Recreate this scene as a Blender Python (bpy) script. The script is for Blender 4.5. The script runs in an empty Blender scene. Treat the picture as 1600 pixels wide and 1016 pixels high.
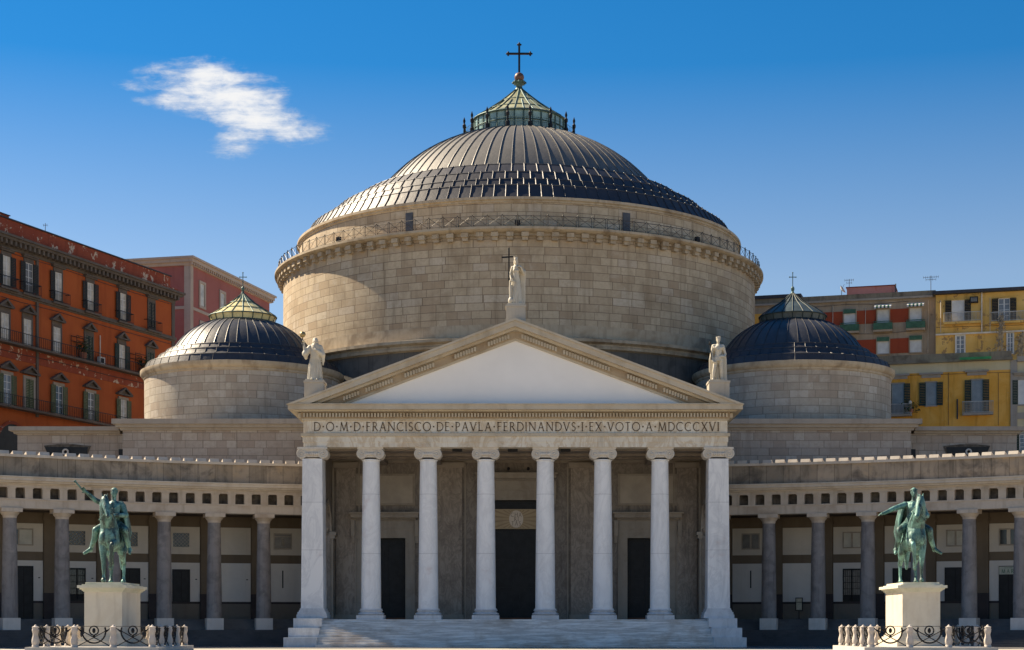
import bpy, math, random
from mathutils import Vector, Matrix
R = math.radians
sin, cos, pi = math.sin, math.cos, math.pi
random.seed(7)
scene = bpy.context.scene
COL = scene.collection

# ------------------------------------------------------------------ camera
F, HOR, CX, XC, ZC = 2680.0, 978.0, 828.0, 1.03, 1.5      # the photograph's lens, in its own 1600 px frame
cam = bpy.data.cameras.new('camera')
cam.sensor_width = 36.0
cam.lens = F / 1600 * 36
cam.shift_x = -(CX - 800) / 1600
cam.shift_y = (HOR - 508) / 1600
cam.clip_start, cam.clip_end = 0.5, 6000
camo = bpy.data.objects.new('camera', cam)
camo.location = (XC, 0, ZC)
camo.rotation_euler = (R(90), 0, 0)
COL.objects.link(camo)
scene.camera = camo

# ------------------------------------------------------------------ sun, sky, exposure
SUN_AZ, SUN_EL = R(-61), R(43)                             # clockwise from +Y
sd = Vector((sin(SUN_AZ) * cos(SUN_EL), cos(SUN_AZ) * cos(SUN_EL), sin(SUN_EL)))
sun = bpy.data.lights.new('sun', 'SUN')
sun.energy, sun.angle, sun.color = 5.0, R(0.53), (1.0, 0.84, 0.62)
suno = bpy.data.objects.new('sun', sun)
suno.rotation_euler = sd.to_track_quat('Z', 'Y').to_euler()
suno.location = (-80, 60, 90)
COL.objects.link(suno)

world = bpy.data.worlds.new('World')
scene.world = world
world.use_nodes = True


class NT:
    """small helper round a node tree"""
    def __init__(s, tree):
        s.t = tree
        s.n = tree.nodes
        s.l = tree.links

    def new(s, typ, **kw):
        n = s.n.new(typ)
        for k, v in kw.items():
            setattr(n, k, v)
        return n

    def put(s, sock, v):
        if isinstance(v, bpy.types.NodeSocket):
            s.l.new(v, sock)
        elif v is not None:
            if hasattr(sock, 'default_value'):
                if sock.type == 'RGBA' and len(v) == 3:
                    v = (*v, 1)
                sock.default_value = v

    def math(s, op, a, b=None, c=None, clamp=False):
        n = s.new('ShaderNodeMath', operation=op, use_clamp=clamp)
        s.put(n.inputs[0], a)
        s.put(n.inputs[1], b)
        s.put(n.inputs[2], c)
        return n.outputs[0]

    def mix(s, f, a, b, blend='MIX'):
        n = s.new('ShaderNodeMix', data_type='RGBA', blend_type=blend)
        s.put(n.inputs[0], f)
        s.put(n.inputs[6], a)
        s.put(n.inputs[7], b)
        return n.outputs[2]

    def ramp(s, f, lo, hi):
        n = s.new('ShaderNodeMapRange', interpolation_type='SMOOTHSTEP')
        s.put(n.inputs[0], f)
        n.inputs[1].default_value, n.inputs[2].default_value = lo, hi
        return n.outputs[0]

    def noise(s, vec, scale, detail=4, rough=0.55, dist=0.0):
        n = s.new('ShaderNodeTexNoise')
        s.put(n.inputs['Vector'], vec)
        n.inputs['Scale'].default_value = scale
        n.inputs['Detail'].default_value = detail
        n.inputs['Roughness'].default_value = rough
        n.inputs['Distortion'].default_value = dist
        return n.outputs[0]

    def mapping(s, vec, scale=(1, 1, 1), loc=(0, 0, 0), rot=(0, 0, 0)):
        n = s.new('ShaderNodeMapping')
        s.put(n.inputs[0], vec)
        n.inputs[1].default_value, n.inputs[2].default_value, n.inputs[3].default_value = loc, rot, scale
        return n.outputs[0]

    def objco(s):
        n = s.new('ShaderNodeVectorMath', operation='MULTIPLY_ADD')
        s.put(n.inputs[0], s.new('ShaderNodeObjectInfo').outputs['Random'])
        n.inputs[1].default_value = (41, 23, 0)
        s.put(n.inputs[2], s.new('ShaderNodeTexCoord').outputs['Object'])
        return n.outputs[0]

    def xyz(s, vec):
        n = s.new('ShaderNodeSeparateXYZ')
        s.put(n.inputs[0], vec)
        return n.outputs

    def comb(s, x, y, z=0.0):
        n = s.new('ShaderNodeCombineXYZ')
        s.put(n.inputs[0], x)
        s.put(n.inputs[1], y)
        s.put(n.inputs[2], z)
        return n.outputs[0]


def build_world():
    w = NT(world.node_tree)
    bg = w.n['Background']
    sky = w.new('ShaderNodeTexSky', sky_type='NISHITA', sun_disc=False)
    sky.sun_elevation, sky.sun_rotation = SUN_EL, SUN_AZ
    sky.air_density, sky.dust_density, sky.ozone_density = 1.0, 0.0, 7.0
    hs = w.new('ShaderNodeHueSaturation')
    hs.inputs['Hue'].default_value = .496
    hs.inputs['Value'].default_value = 1.0
    w.put(hs.inputs['Color'], sky.outputs[0])
    dz_ = w.xyz(w.new('ShaderNodeTexCoord').outputs['Generated'])[2]
    mr = w.new('ShaderNodeMapRange')
    w.put(mr.inputs[0], dz_)
    for k, v in ((1, .195), (2, .31), (3, .86), (4, 1.28)):
        mr.inputs[k].default_value = v
    w.put(hs.inputs['Saturation'], mr.outputs[0])
    # one fair-weather cloud, fixed in the sky by its direction
    d = w.xyz(w.new('ShaderNodeTexCoord').outputs['Generated'])
    yy = w.math('MAXIMUM', d[1], 0.05)
    gx = w.math('DIVIDE', d[0], yy)
    gz = w.math('DIVIDE', d[2], yy)
    base = w.comb(w.math('MULTIPLY', gx, 60), w.math('MULTIPLY', gz, 120))
    wn = w.new('ShaderNodeTexNoise')
    w.put(wn.inputs['Vector'], base)
    wn.inputs['Scale'].default_value, wn.inputs['Detail'].default_value = 0.42, 7
    wn.inputs['Roughness'].default_value = 0.6
    wc = w.xyz(wn.outputs['Color'])
    px = w.math('ADD', w.math('MULTIPLY', gx, F), w.math('MULTIPLY', w.math('SUBTRACT', wc[0], 0.5), 70))
    pz = w.math('ADD', w.math('MULTIPLY', gz, F), w.math('MULTIPLY', w.math('SUBTRACT', wc[1], 0.5), 34))
    tot = None
    for (x, y, rx, ry, k) in ((292, 114, 92, 28, .95), (350, 148, 98, 40, 1.2), (420, 198, 92, 28, .85), (362, 230, 52, 28, .75),
                              (215, 133, 40, 11, .55), (262, 158, 62, 15, .75), (468, 213, 48, 18, .7), (395, 172, 80, 36, .8)):
        dx = w.math('DIVIDE', w.math('SUBTRACT', px, x - CX), rx)
        dz = w.math('DIVIDE', w.math('SUBTRACT', pz, HOR - y), ry)
        q = w.math('ADD', w.math('MULTIPLY', dx, dx), w.math('MULTIPLY', dz, dz))
        e = w.math('MULTIPLY', w.math('SUBTRACT', 1.0, w.math('MULTIPLY', q, 0.8), clamp=True), k)
        tot = e if tot is None else w.math('ADD', tot, e)
    n2 = w.noise(base, 1.1, 8, 0.62, 0.4)
    n3 = w.noise(w.mapping(base, scale=(0.35, 1.3, 1), rot=(0, 0, R(-14))), 0.8, 6, 0.6)
    det = w.math('ADD', w.math('MULTIPLY', w.math('SUBTRACT', n2, .5), 1.5), w.math('MULTIPLY', w.math('SUBTRACT', n3, .5), 1.5))
    n4 = w.noise(w.mapping(base, scale=(1.3, 1.9, 1), rot=(0, 0, R(-20))), 1.6, 8, 0.68)
    det = w.math('ADD', det, w.math('MULTIPLY', w.math('SUBTRACT', n4, .5), .7))
    den = w.math('ADD', w.math('MULTIPLY', tot, .74), w.math('MULTIPLY', det, w.ramp(tot, 0, .35)))
    mask = w.math('MULTIPLY', w.ramp(den, 0.02, 1.45), w.math('GREATER_THAN', d[1], 0.2))
    mask = w.math('MULTIPLY', mask, w.ramp(tot, 0.0, .22))
    shade = w.math('ADD', w.math('MULTIPLY', w.ramp(den, 0.2, 1.2), 0.22), 0.78)
    cl = w.new('ShaderNodeVectorMath', operation='SCALE')
    cl.inputs[0].default_value = (8.2, 8.1, 7.95)
    w.put(cl.inputs['Scale'], shade)
    w.put(bg.inputs[0], w.mix(w.math('MULTIPLY', mask, 0.95), hs.outputs[0], cl.outputs[0]))
    bg.inputs[1].default_value = 0.051


build_world()
vs = scene.view_settings
vs.view_transform, vs.look, vs.gamma, vs.use_curve_mapping = 'Standard', 'None', 1, False
vs.exposure = 1.2
scene.render.engine = 'CYCLES'
scene.cycles.use_denoising = True
scene.cycles.max_bounces = 8
scene.cycles.diffuse_bounces = 5
scene.cycles.caustics_reflective = scene.cycles.caustics_refractive = False


# ------------------------------------------------------------------ materials
def new_mat(name):
    m = bpy.data.materials.new(name)
    m.use_nodes = True
    w = NT(m.node_tree)
    return m, w, w.n['Principled BSDF']


def simple(name, col, rough=0.7, metal=0.0, var=0.18, scale=1.5, spec=0.3):
    """one colour, broken up by soft noise"""
    m, w, b = new_mat(name)
    co = w.objco()
    n = w.noise(co, scale, 5, 0.6)
    dark = tuple(c * (1 - var) for c in col)
    lite = tuple(min(1, c * (1 + var)) for c in col)
    w.put(b.inputs['Base Color'], w.mix(w.ramp(n, .3, .7), dark, lite))
    b.inputs['Roughness'].default_value = rough
    b.inputs['Metallic'].default_value = metal
    b.inputs['Specular IOR Level'].default_value = spec
    return m


def stained(name, col, stain, stain2=None, scale=.5, amount=.6, streak=.5, rough=.75, bump=.1, fine=6.0, joint=None):
    """weathered stone or plaster: cloudy stains, rain streaks that run down it, fine grain"""
    m, w, b = new_mat(name)
    co = w.objco()
    n1 = w.noise(co, scale, 6, 0.62, .6)
    n2 = w.noise(w.mapping(co, scale=(1, 1, .1)), scale * 3.2, 5, .6)
    n3 = w.noise(co, fine, 4, .6)
    n4 = w.noise(w.mapping(co, loc=(31, 7, 3)), scale * .6, 5, .6, .4)
    f1 = w.math('MULTIPLY', w.ramp(n1, .42, .72), amount)
    f2 = w.math('MULTIPLY', w.ramp(n2, .48, .75), streak)
    c = w.mix(f1, col, stain)
    c = w.mix(f2, c, tuple(x * .62 for x in stain))
    if stain2:
        c = w.mix(w.math('MULTIPLY', w.ramp(n4, .52, .7), amount), c, stain2)
    c = w.mix(w.math('MULTIPLY', n3, .35), c, tuple(x * .72 for x in col))
    if joint:                                               # upright joints of slabs, in metres of the UV map
        uv = w.xyz(w.new('ShaderNodeUVMap').outputs[0])
        fx = w.math('FRACT', w.math('DIVIDE', uv[0], joint))
        ed = w.math('MULTIPLY', w.math('MINIMUM', fx, w.math('SUBTRACT', 1, fx)), joint)
        cell = w.new('ShaderNodeTexWhiteNoise', noise_dimensions='1D')
        w.put(cell.inputs['W'], w.math('FLOOR', w.math('DIVIDE', uv[0], joint)))
        c = w.mix(w.math('MULTIPLY', cell.outputs[0], .5), c, tuple(x * .5 for x in col))
        c = w.mix(w.math('MULTIPLY', w.math('LESS_THAN', ed, .02), .55), c, tuple(x * .6 for x in stain))
    w.put(b.inputs['Base Color'], c)
    b.inputs['Roughness'].default_value = rough
    b.inputs['Specular IOR Level'].default_value = .3
    if bump:
        bp = w.new('ShaderNodeBump')
        bp.inputs['Strength'].default_value = bump
        bp.inputs['Distance'].default_value = .05
        w.put(bp.inputs['Height'], n3)
        w.put(b.inputs['Normal'], bp.outputs[0])
    return m


def masonry(name, bw, bh, cols, mortar, mw=.03, stain=(.2, .17, .13), stain_amt=.45, rough=.8, contrast=1.0):
    """coursed ashlar in metres of the UV map; every block has its own tone, every course its own shift"""
    m, w, b = new_mat(name)
    uv = w.xyz(w.new('ShaderNodeUVMap').outputs[0])
    co = w.objco()
    vr = w.math('DIVIDE', uv[1], bh)
    row = w.math('FLOOR', vr)
    rn = w.new('ShaderNodeTexWhiteNoise', noise_dimensions='1D')
    w.put(rn.inputs['W'], row)
    rc = w.xyz(rn.outputs['Color'])
    wid = w.math('MULTIPLY', w.math('ADD', w.math('MULTIPLY', rc[0], .55), .72), bw)
    ur = w.math('ADD', w.math('DIVIDE', uv[0], wid), w.math('MULTIPLY', rc[1], 9))
    # wobble the joints so that blocks of a course differ in length
    wob = w.new('ShaderNodeTexNoise', noise_dimensions='2D')
    w.put(wob.inputs['Vector'], w.comb(ur, w.math('MULTIPLY', row, 3.7)))
    wob.inputs['Scale'].default_value = .55
    wob.inputs['Detail'].default_value = 0
    ur = w.math('ADD', ur, w.math('MULTIPLY', wob.outputs[0], .9))
    colm = w.math('FLOOR', ur)
    cn = w.new('ShaderNodeTexWhiteNoise', noise_dimensions='2D')
    w.put(cn.inputs['Vector'], w.comb(colm, row))
    cc = w.xyz(cn.outputs['Color'])
    fx, fy = w.math('FRACT', ur), w.math('FRACT', vr)
    ex = w.math('MULTIPLY', w.math('MINIMUM', fx, w.math('SUBTRACT', 1, fx)), bw)
    ey = w.math('MULTIPLY', w.math('MINIMUM', fy, w.math('SUBTRACT', 1, fy)), bh)
    joint = w.math('LESS_THAN', w.math('MINIMUM', ex, ey), mw * .5)
    c = w.mix(w.ramp(cc[0], .05, .95), cols[0], cols[1])
    c = w.mix(w.math('MULTIPLY', w.ramp(cc[1], .45, 1.0), contrast * .7), c, cols[2])
    c = w.mix(w.math('MULTIPLY', w.ramp(cc[2], .72, 1.0), contrast * .5), c, cols[3])
    n1 = w.noise(co, .35, 6, .65, .5)
    n2 = w.noise(w.mapping(co, scale=(1, 1, .09)), 1.1, 5, .6)
    n3 = w.noise(co, 3.5, 6, .65, .3)
    n4 = w.noise(co, 13, 3, .6)
    c = w.mix(w.math('MULTIPLY', w.ramp(n1, .46, .74), stain_amt), c, stain)
    c = w.mix(w.math('MULTIPLY', w.ramp(n2, .5, .78), stain_amt), c, stain)
    n5 = w.noise(w.mapping(co, scale=(1, 1, 2.2)), 2.2, 7, .7, .8)
    n6 = w.noise(w.mapping(co, scale=(1, 1, .05)), 2.6, 6, .65)
    c = w.mix(w.math('MULTIPLY', w.ramp(n3, .4, .75), .4), c, tuple(x * .7 for x in cols[1]))
    c = w.mix(w.math('MULTIPLY', w.ramp(n5, .5, .72), .5), c, cols[2])
    c = w.mix(w.math('MULTIPLY', w.ramp(n6, .54, .74), .5), c, tuple(x * .75 for x in stain))
    c = w.mix(w.math('MULTIPLY', w.ramp(w.noise(w.mapping(co, loc=(17, 3, 8)), .8, 6, .7, .5), .55, .72), .35), c, cols[3])
    c = w.mix(w.math('MULTIPLY', joint, .8), c, mortar)
    w.put(b.inputs['Base Color'], c)
    b.inputs['Roughness'].default_value = rough
    b.inputs['Specular IOR Level'].default_value = .25
    bp = w.new('ShaderNodeBump')
    bp.inputs['Strength'].default_value = .35
    bp.inputs['Distance'].default_value = .04
    h = w.math('SUBTRACT', w.math('ADD', w.math('MULTIPLY', n4, .25), w.math('MULTIPLY', cc[1], .25)), joint)
    w.put(bp.inputs['Height'], h)
    w.put(b.inputs['Normal'], bp.outputs[0])
    return m


def marble(name, col, vein, pink=None, rough=.45, amount=.35, seams=None, scale=.5):
    m, w, b = new_mat(name)
    co = w.objco()
    n1 = w.noise(w.mapping(co, rot=(.5, .3, .4), scale=(1, 1, .5)), scale * 1.6, 7, .65, 1.6)
    n2 = w.noise(co, scale, 5, .6, .4)
    n3 = w.noise(w.mapping(co, scale=(1, 1, .13)), scale * 3, 4, .6)
    v = w.math('SUBTRACT', 1, w.math('MULTIPLY', w.math('ABSOLUTE', w.math('SUBTRACT', n1, .5)), 14), clamp=True)
    c = w.mix(w.math('MULTIPLY', v, amount), col, vein)
    c = w.mix(w.math('MULTIPLY', w.ramp(n2, .45, .75), amount), c, vein)
    c = w.mix(w.math('MULTIPLY', w.ramp(n3, .5, .8), amount), c, tuple(x * .6 for x in vein))
    if pink:
        c = w.mix(w.math('MULTIPLY', w.ramp(w.noise(w.mapping(co, loc=(9, 4, 2)), .55, 4, .6), .6, .76), .55), c, pink)
    if seams:
        z = w.xyz(co)[2]
        for s in seams:
            ln = w.math('LESS_THAN', w.math('ABSOLUTE', w.math('SUBTRACT', z, s)), .02)
            c = w.mix(w.math('MULTIPLY', ln, .38), c, tuple(x * .4 for x in vein))
    w.put(b.inputs['Base Color'], c)
    b.inputs['Roughness'].default_value = rough
    b.inputs['Specular IOR Level'].default_value = .35
    return m


def lead(name, col, rough=.42, metal=.65, patina=(.2, .2, .19)):
    m, w, b = new_mat(name)
    co = w.objco()
    n1 = w.noise(co, .6, 6, .65, .5)
    n2 = w.noise(co, 4.0, 4, .6)
    n3 = w.noise(w.mapping(co, scale=(1, 1, .15)), 1.6, 4, .6)
    c = w.mix(w.math('MULTIPLY', w.ramp(n1, .4, .7), .5), col, tuple(x * .65 for x in col))
    c = w.mix(w.math('MULTIPLY', w.ramp(n3, .5, .8), .35), c, patina)
    w.put(b.inputs['Base Color'], c)
    w.put(b.inputs['Roughness'], w.math('ADD', w.math('MULTIPLY', n2, .25), rough - .1))
    b.inputs['Metallic'].default_value = metal
    bp = w.new('ShaderNodeBump')
    bp.inputs['Strength'].default_value = .25
    bp.inputs['Distance'].default_value = .05
    w.put(bp.inputs['Height'], n2)
    w.put(b.inputs['Normal'], bp.outputs[0])
    return m


def plaster(name, col, fade, bare=None, bare_lo=.66, scale=.35, streak=.4):
    """painted facade: sun-bleached patches, rain streaks, places where the paint has come off"""
    m, w, b = new_mat(name)
    co = w.objco()
    n1 = w.noise(co, scale, 6, .62, .5)
    n2 = w.noise(w.mapping(co, scale=(1, 1, .1)), scale * 3, 5, .6)
    n3 = w.noise(co, scale * 9, 5, .65)
    n4 = w.noise(w.mapping(co, loc=(5, 9, 1)), scale * 2.2, 7, .68, .3)
    c = w.mix(w.math('MULTIPLY', w.ramp(n1, .35, .7), .8), col, fade)
    c = w.mix(w.math('MULTIPLY', w.ramp(n2, .5, .75), streak), c, tuple(x * .5 for x in col))
    c = w.mix(w.math('MULTIPLY', n3, .25), c, tuple(x * .6 for x in col))
    if bare:
        c = w.mix(w.ramp(n4, bare_lo, bare_lo + .025), c, bare)
    w.put(b.inputs['Base Color'], c)
    b.inputs['Roughness'].default_value = .85
    b.inputs['Specular IOR Level'].default_value = .2
    return m


def paving_mat():
    m, w, b = new_mat('piazza_paving')
    co = w.objco()
    br = w.new('ShaderNodeTexBrick')
    w.put(br.inputs['Vector'], co)
    br.inputs['Color1'].default_value = (.38, .335, .27, 1)
    br.inputs['Color2'].default_value = (.43, .38, .31, 1)
    br.inputs['Mortar'].default_value = (.2, .19, .17, 1)
    for k, v in (('Scale', 1), ('Mortar Size', .012), ('Brick Width', .9), ('Row Height', .45)):
        br.inputs[k].default_value = v
    n = w.noise(co, .15, 5, .6)
    w.put(b.inputs['Base Color'], w.mix(w.math('MULTIPLY', w.ramp(n, .35, .7), .4), br.outputs[0], (.33, .31, .27)))
    b.inputs['Roughness'].default_value = .7
    return m


def bronze_mat():
    m, w, b = new_mat('verdigris_bronze')
    co = w.objco()
    n1 = w.noise(co, 1.6, 6, .65, .5)
    n2 = w.noise(w.mapping(co, scale=(1, 1, .2)), 2.6, 5, .62, .3)
    n3 = w.noise(co, 9, 4, .6)
    g = w.new('ShaderNodeNewGeometry')
    pt = w.ramp(g.outputs['Pointiness'], .47, .53)
    c = w.mix(w.ramp(n1, .35, .65), (.06, .15, .135), (.18, .36, .315))
    c = w.mix(w.math('MULTIPLY', w.ramp(n2, .44, .6), .9), c, (.022, .038, .037))
    c = w.mix(w.math('MULTIPLY', w.math('SUBTRACT', 1, pt, clamp=True), .5), c, (.05, .09, .085))
    c = w.mix(w.math('MULTIPLY', w.ramp(n3, .56, .7), .5), c, (.36, .50, .40))
    w.put(b.inputs['Base Color'], c)
    b.inputs['Roughness'].default_value = .55
    b.inputs['Metallic'].default_value = .25
    return m


M = {}
warm = ((.53, .435, .305), (.455, .365, .25), (.35, .255, .165), (.57, .505, .41))
M['drum'] = masonry('drum_ashlar', 1.45, .66, warm, (.17, .125, .08), .05, (.23, .17, .105), .6)
grey = ((.47, .42, .345), (.40, .35, .28), (.34, .27, .205), (.55, .51, .45))
M['ashlar'] = masonry('chapel_ashlar', 1.35, .62, grey, (.2, .17, .13), .045, (.23, .185, .14), .55)
grey2 = ((.42, .375, .325), (.36, .315, .27), (.30, .24, .19), (.50, .47, .42))
M['parapet'] = masonry('parapet_ashlar', 1.2, .6, grey2, (.17, .14, .115), .04, (.2, .16, .13), .5)
M['trim'] = stained('weathered_limestone_trim', (.47, .39, .28), (.28, .205, .125), (.17, .12, .075), .6, .8, .7)
M['rake'] = stained('stained_marble_cornice', (.52, .46, .36), (.33, .255, .16), (.46, .44, .38), .35, .7, .4)
M['brownband'] = stained('brown_stained_moulding', (.40, .32, .22), (.20, .13, .075), (.34, .27, .18), .3, .9, .4)
M['entab'] = marble('entablature_marble', (.67, .635, .55), (.46, .35, .215), (.42, .26, .15), .55, .65, None, .33)
M['column'] = marble('white_column_marble', (.80, .795, .78), (.57, .565, .565), (.56, .44, .40), .42, .32, (6.66, 10.9), .45)
M['pier'] = marble('white_pier_marble', (.78, .775, .76), (.50, .505, .52), (.58, .44, .39), .45, .42, (10.3, 6.9), .4)
M['capital'] = stained('marble_capital', (.62, .575, .50), (.44, .37, .30), None, 1.2, .5, .3, .6)
M['tympanum'] = simple('white_tympanum_plaster', (.80, .79, .77), .8, 0, .035, .25, .2)
M['step'] = stained('grey_marble_step', (.42, .41, .40), (.26, .235, .205), (.35, .27, .2), .9, .8, .2, .6)
def step_mat():
    m, w, b = new_mat('streaked_grey_marble_step')
    co = w.objco()
    n1 = w.noise(w.mapping(co, scale=(.35, 1, 5)), 1.3, 7, .7, .3)
    n2 = w.noise(co, .5, 5, .6)
    n3 = w.noise(w.mapping(co, scale=(.6, 1, 9)), 2.4, 5, .7)
    c = w.mix(w.ramp(n1, .36, .64), (.50, .485, .465), (.82, .805, .78))
    c = w.mix(w.math('MULTIPLY', w.ramp(n2, .48, .7), .55), c, (.34, .265, .2))
    c = w.mix(w.math('MULTIPLY', w.ramp(n3, .55, .7), .6), c, (.15, .14, .135))
    w.put(b.inputs['Base Color'], c)
    b.inputs['Roughness'].default_value = .6
    return m


M['step'] = step_mat()
M['block'] = marble('pale_marble_block', (.62, .62, .62), (.44, .43, .42), None, .5, .4, None, .7)
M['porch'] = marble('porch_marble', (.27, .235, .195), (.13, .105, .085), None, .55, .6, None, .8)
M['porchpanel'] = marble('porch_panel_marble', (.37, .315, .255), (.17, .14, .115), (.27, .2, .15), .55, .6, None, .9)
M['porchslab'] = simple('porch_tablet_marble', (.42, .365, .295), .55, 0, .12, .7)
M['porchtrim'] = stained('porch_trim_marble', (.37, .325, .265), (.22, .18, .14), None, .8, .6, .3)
M['ceiling'] = simple('brown_coffer_stone', (.27, .23, .19), .8)  # the ceiling stone's own plain brown, close to the porch walls
M['blackdoor'] = simple('black_painted_door', (.012, .014, .016), .5, 0, .3, 2, .3)
M['wooddoor'] = simple('brown_threshold_wood', (.16, .07, .035), .6)
M['letter'] = simple('bronze_letter', (.10, .065, .035), .6, .2, .2, 3)
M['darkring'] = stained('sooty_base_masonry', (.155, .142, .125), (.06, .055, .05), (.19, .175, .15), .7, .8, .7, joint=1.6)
M['lead'] = lead('weathered_lead_dome', (.125, .118, .107), .55, .1, (.20, .185, .155))
M['tile'] = lead('dark_lead_tile_course', (.034, .034, .042), .5, .08, (.08, .075, .068))
M['leadsmall'] = lead('dark_blue_lead_dome', (.046, .048, .056), .44, .2, (.11, .115, .12))
M['seam'] = lead('pale_lead_seam', (.22, .21, .19), .42, .5)
M['seamdark'] = lead('dark_lead_seam', (.075, .078, .085), .45, .4)
M['iron'] = simple('black_wrought_iron', (.02, .02, .022), .5, .6)
M['railiron'] = simple('grey_iron_railing', (.07, .065, .06), .5, .5)
M['slate'] = simple('grey_steel_door', (.075, .08, .095), .5)
M['glassgreen'] = simple('green_lantern_glass', (.27, .38, .33), .22, 0, .25, 1.2, .6)
M['glassroof'] = simple('yellow_green_glass_roof', (.42, .40, .22), .25, 0, .25, 1.0, .6)
M['glassyellow'] = simple('yellow_glass_roof', (.72, .62, .30), .3, 0, .2, 1.0, .5)
M['glassteal'] = simple('teal_glass_roof', (.05, .072, .076), .5, 0, .3, 1.2, .6)
M['verdigris'] = simple('verdigris_frame', (.07, .12, .11), .55, .3)
M['darkverd'] = simple('dark_verdigris_frame', (.03, .045, .045), .6, .1)
M['ball'] = simple('copper_ball', (.16, .085, .06), .5, .4)
M['attic'] = stained('soot_stained_attic_slab', (.34, .285, .22), (.07, .06, .052), (.38, .29, .19), .85, .95, .85, joint=1.27)
M['frieze'] = stained('colonnade_frieze_stone', (.52, .45, .37), (.36, .28, .2), (.30, .22, .15), .6, .6, .45)
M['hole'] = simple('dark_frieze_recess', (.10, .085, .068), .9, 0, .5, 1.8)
M['coping'] = stained('pale_coping_tile', (.55, .49, .41), (.34, .27, .2), None, .8, .6, .2)
M['basaltcol'] = stained('grey_basalt_column', (.255, .235, .225), (.13, .118, .115), (.33, .30, .275), 1.3, .8, .6, .7)
M['plinth'] = stained('pale_plinth_stone', (.66, .60, .54), (.48, .42, .36), None, 1.0, .5, .2)
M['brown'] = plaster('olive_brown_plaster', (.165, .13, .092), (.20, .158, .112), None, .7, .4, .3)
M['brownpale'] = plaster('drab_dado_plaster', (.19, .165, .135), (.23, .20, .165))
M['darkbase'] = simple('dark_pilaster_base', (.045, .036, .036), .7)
M['panel'] = plaster('white_wall_panel', (.66, .63, .58), (.72, .69, .64), None, .7, .3, .15)
M['panelup'] = plaster('cream_wall_panel', (.60, .55, .47), (.66, .61, .53), None, .7, .3, .15)
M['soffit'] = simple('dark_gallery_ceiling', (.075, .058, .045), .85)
M['basaltstep'] = stained('dark_basalt_step', (.075, .072, .075), (.042, .04, .042), (.10, .095, .095), .8, .8, .1, .6)
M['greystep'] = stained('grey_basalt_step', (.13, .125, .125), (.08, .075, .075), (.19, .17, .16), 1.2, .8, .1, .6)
M['lattice'] = simple('tan_wood_lattice', (.33, .27, .19), .7)
M['darkglass'] = simple('dark_window_glass', (.03, .033, .036), .15, 0, .3, 1, .6)
M['greyglass'] = simple('dusty_window_glass', (.13, .125, .115), .3, 0, .3, 2, .5)
M['paleglass'] = simple('pale_blind_glass', (.44, .42, .35), .35, 0, .15, 1, .5)
M['frame'] = simple('stone_window_frame', (.33, .29, .24), .7)
M['sign'] = simple('pale_green_signboard', (.50, .52, .44), .6, 0, .08)
M['signink'] = simple('green_sign_letter', (.10, .20, .13), .6)
M['poster'] = simple('yellowed_notice_paper', (.50, .45, .33), .7, 0, .15, 6)
M['charity'] = simple('gold_ray_banner', (.44, .34, .21), .6, 0, .08, 1)
M['ray'] = simple('dark_gold_ray', (.33, .245, .145), .6, 0, .08, 1)
M['oval'] = simple('pale_oval', (.66, .58, .48), .6, 0, .05)
M['paving'] = paving_mat()
M['kerb'] = stained('pale_marble_kerb', (.55, .52, .47), (.40, .36, .3), None, .8, .4, .1)
M['pedestal'] = stained('cream_marble_pedestal', (.68, .62, .50), (.52, .43, .31), (.60, .57, .50), .6, .55, .45, .55)
M['pedestalcap'] = stained('mossy_marble_cap', (.66, .64, .52), (.46, .47, .33), (.55, .49, .34), .7, .6, .3, .55)
M['bollard'] = stained('pale_marble_bollard', (.56, .50, .44), (.40, .33, .27), None, 1.6, .6, .3)
M['bronze'] = bronze_mat()
M['statue'] = stained('weathered_marble_statue', (.56, .52, .43), (.43, .39, .31), (.50, .42, .29), 1.1, .6, .5, .6, .15)
M['statuebase'] = stained('marble_statue_block', (.43, .395, .335), (.36, .31, .25), None, .8, .6, .4)
M['cloth_iron'] = simple('dark_bronze_fitting', (.05, .045, .04), .5, .5)
M['gold'] = simple('tarnished_gilt_globe', (.33, .25, .12), .4, .6)
M['redwall'] = plaster('orange_red_facade', (.40, .095, .028), (.47, .125, .035), (.44, .34, .26), .71, .3, .4)
M['redpar'] = plaster('peeling_red_parapet', (.27, .062, .034), (.32, .085, .045), (.52, .42, .32), .575, .5, .5)
M['piperno'] = stained('grey_piperno_trim', (.125, .105, .088), (.07, .058, .048), (.17, .14, .11), .8, .7, .3)
M['shutter'] = simple('dark_green_shutter', (.022, .042, .032), .6, 0, .2, 2)
M['shutterolive'] = simple('olive_green_shutter', (.085, .115, .055), .6, 0, .2, 2)
M['shutterblack'] = simple('black_green_shutter', (.018, .022, .021), .6, 0, .2, 2)
M['pane'] = simple('curtained_window_pane', (.50, .47, .39), .3, 0, .25, 1.3, .5)
M['pinkwall'] = plaster('salmon_facade', (.33, .115, .10), (.38, .145, .125), None, .7, .25, .3)
M['pinktrim'] = stained('pale_salmon_trim', (.46, .37, .30), (.33, .25, .2), None, .5, .5, .3)
M['redroof'] = simple('dark_red_roof', (.17, .028, .034), .7, 0, .2, .6)
M['yellow'] = plaster('yellow_facade', (.72, .355, .055), (.82, .47, .12), (.50, .38, .19), .66, .55, .6)
M['yellowpale'] = plaster('stained_pale_yellow_facade', (.66, .42, .12), (.74, .53, .20), (.34, .22, .10), .57, .5, .8)
M['cream'] = plaster('cream_facade', (.60, .52, .33), (.64, .57, .40), None, .7, .3, .3)
M['tanwall'] = plaster('grey_tan_facade', (.36, .29, .215), (.44, .37, .285), (.24, .19, .14), .62, .5, .7)
M['brickpanel'] = plaster('brick_red_panel', (.30, .06, .03), (.36, .08, .035), None, .7, .4, .3)
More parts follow.
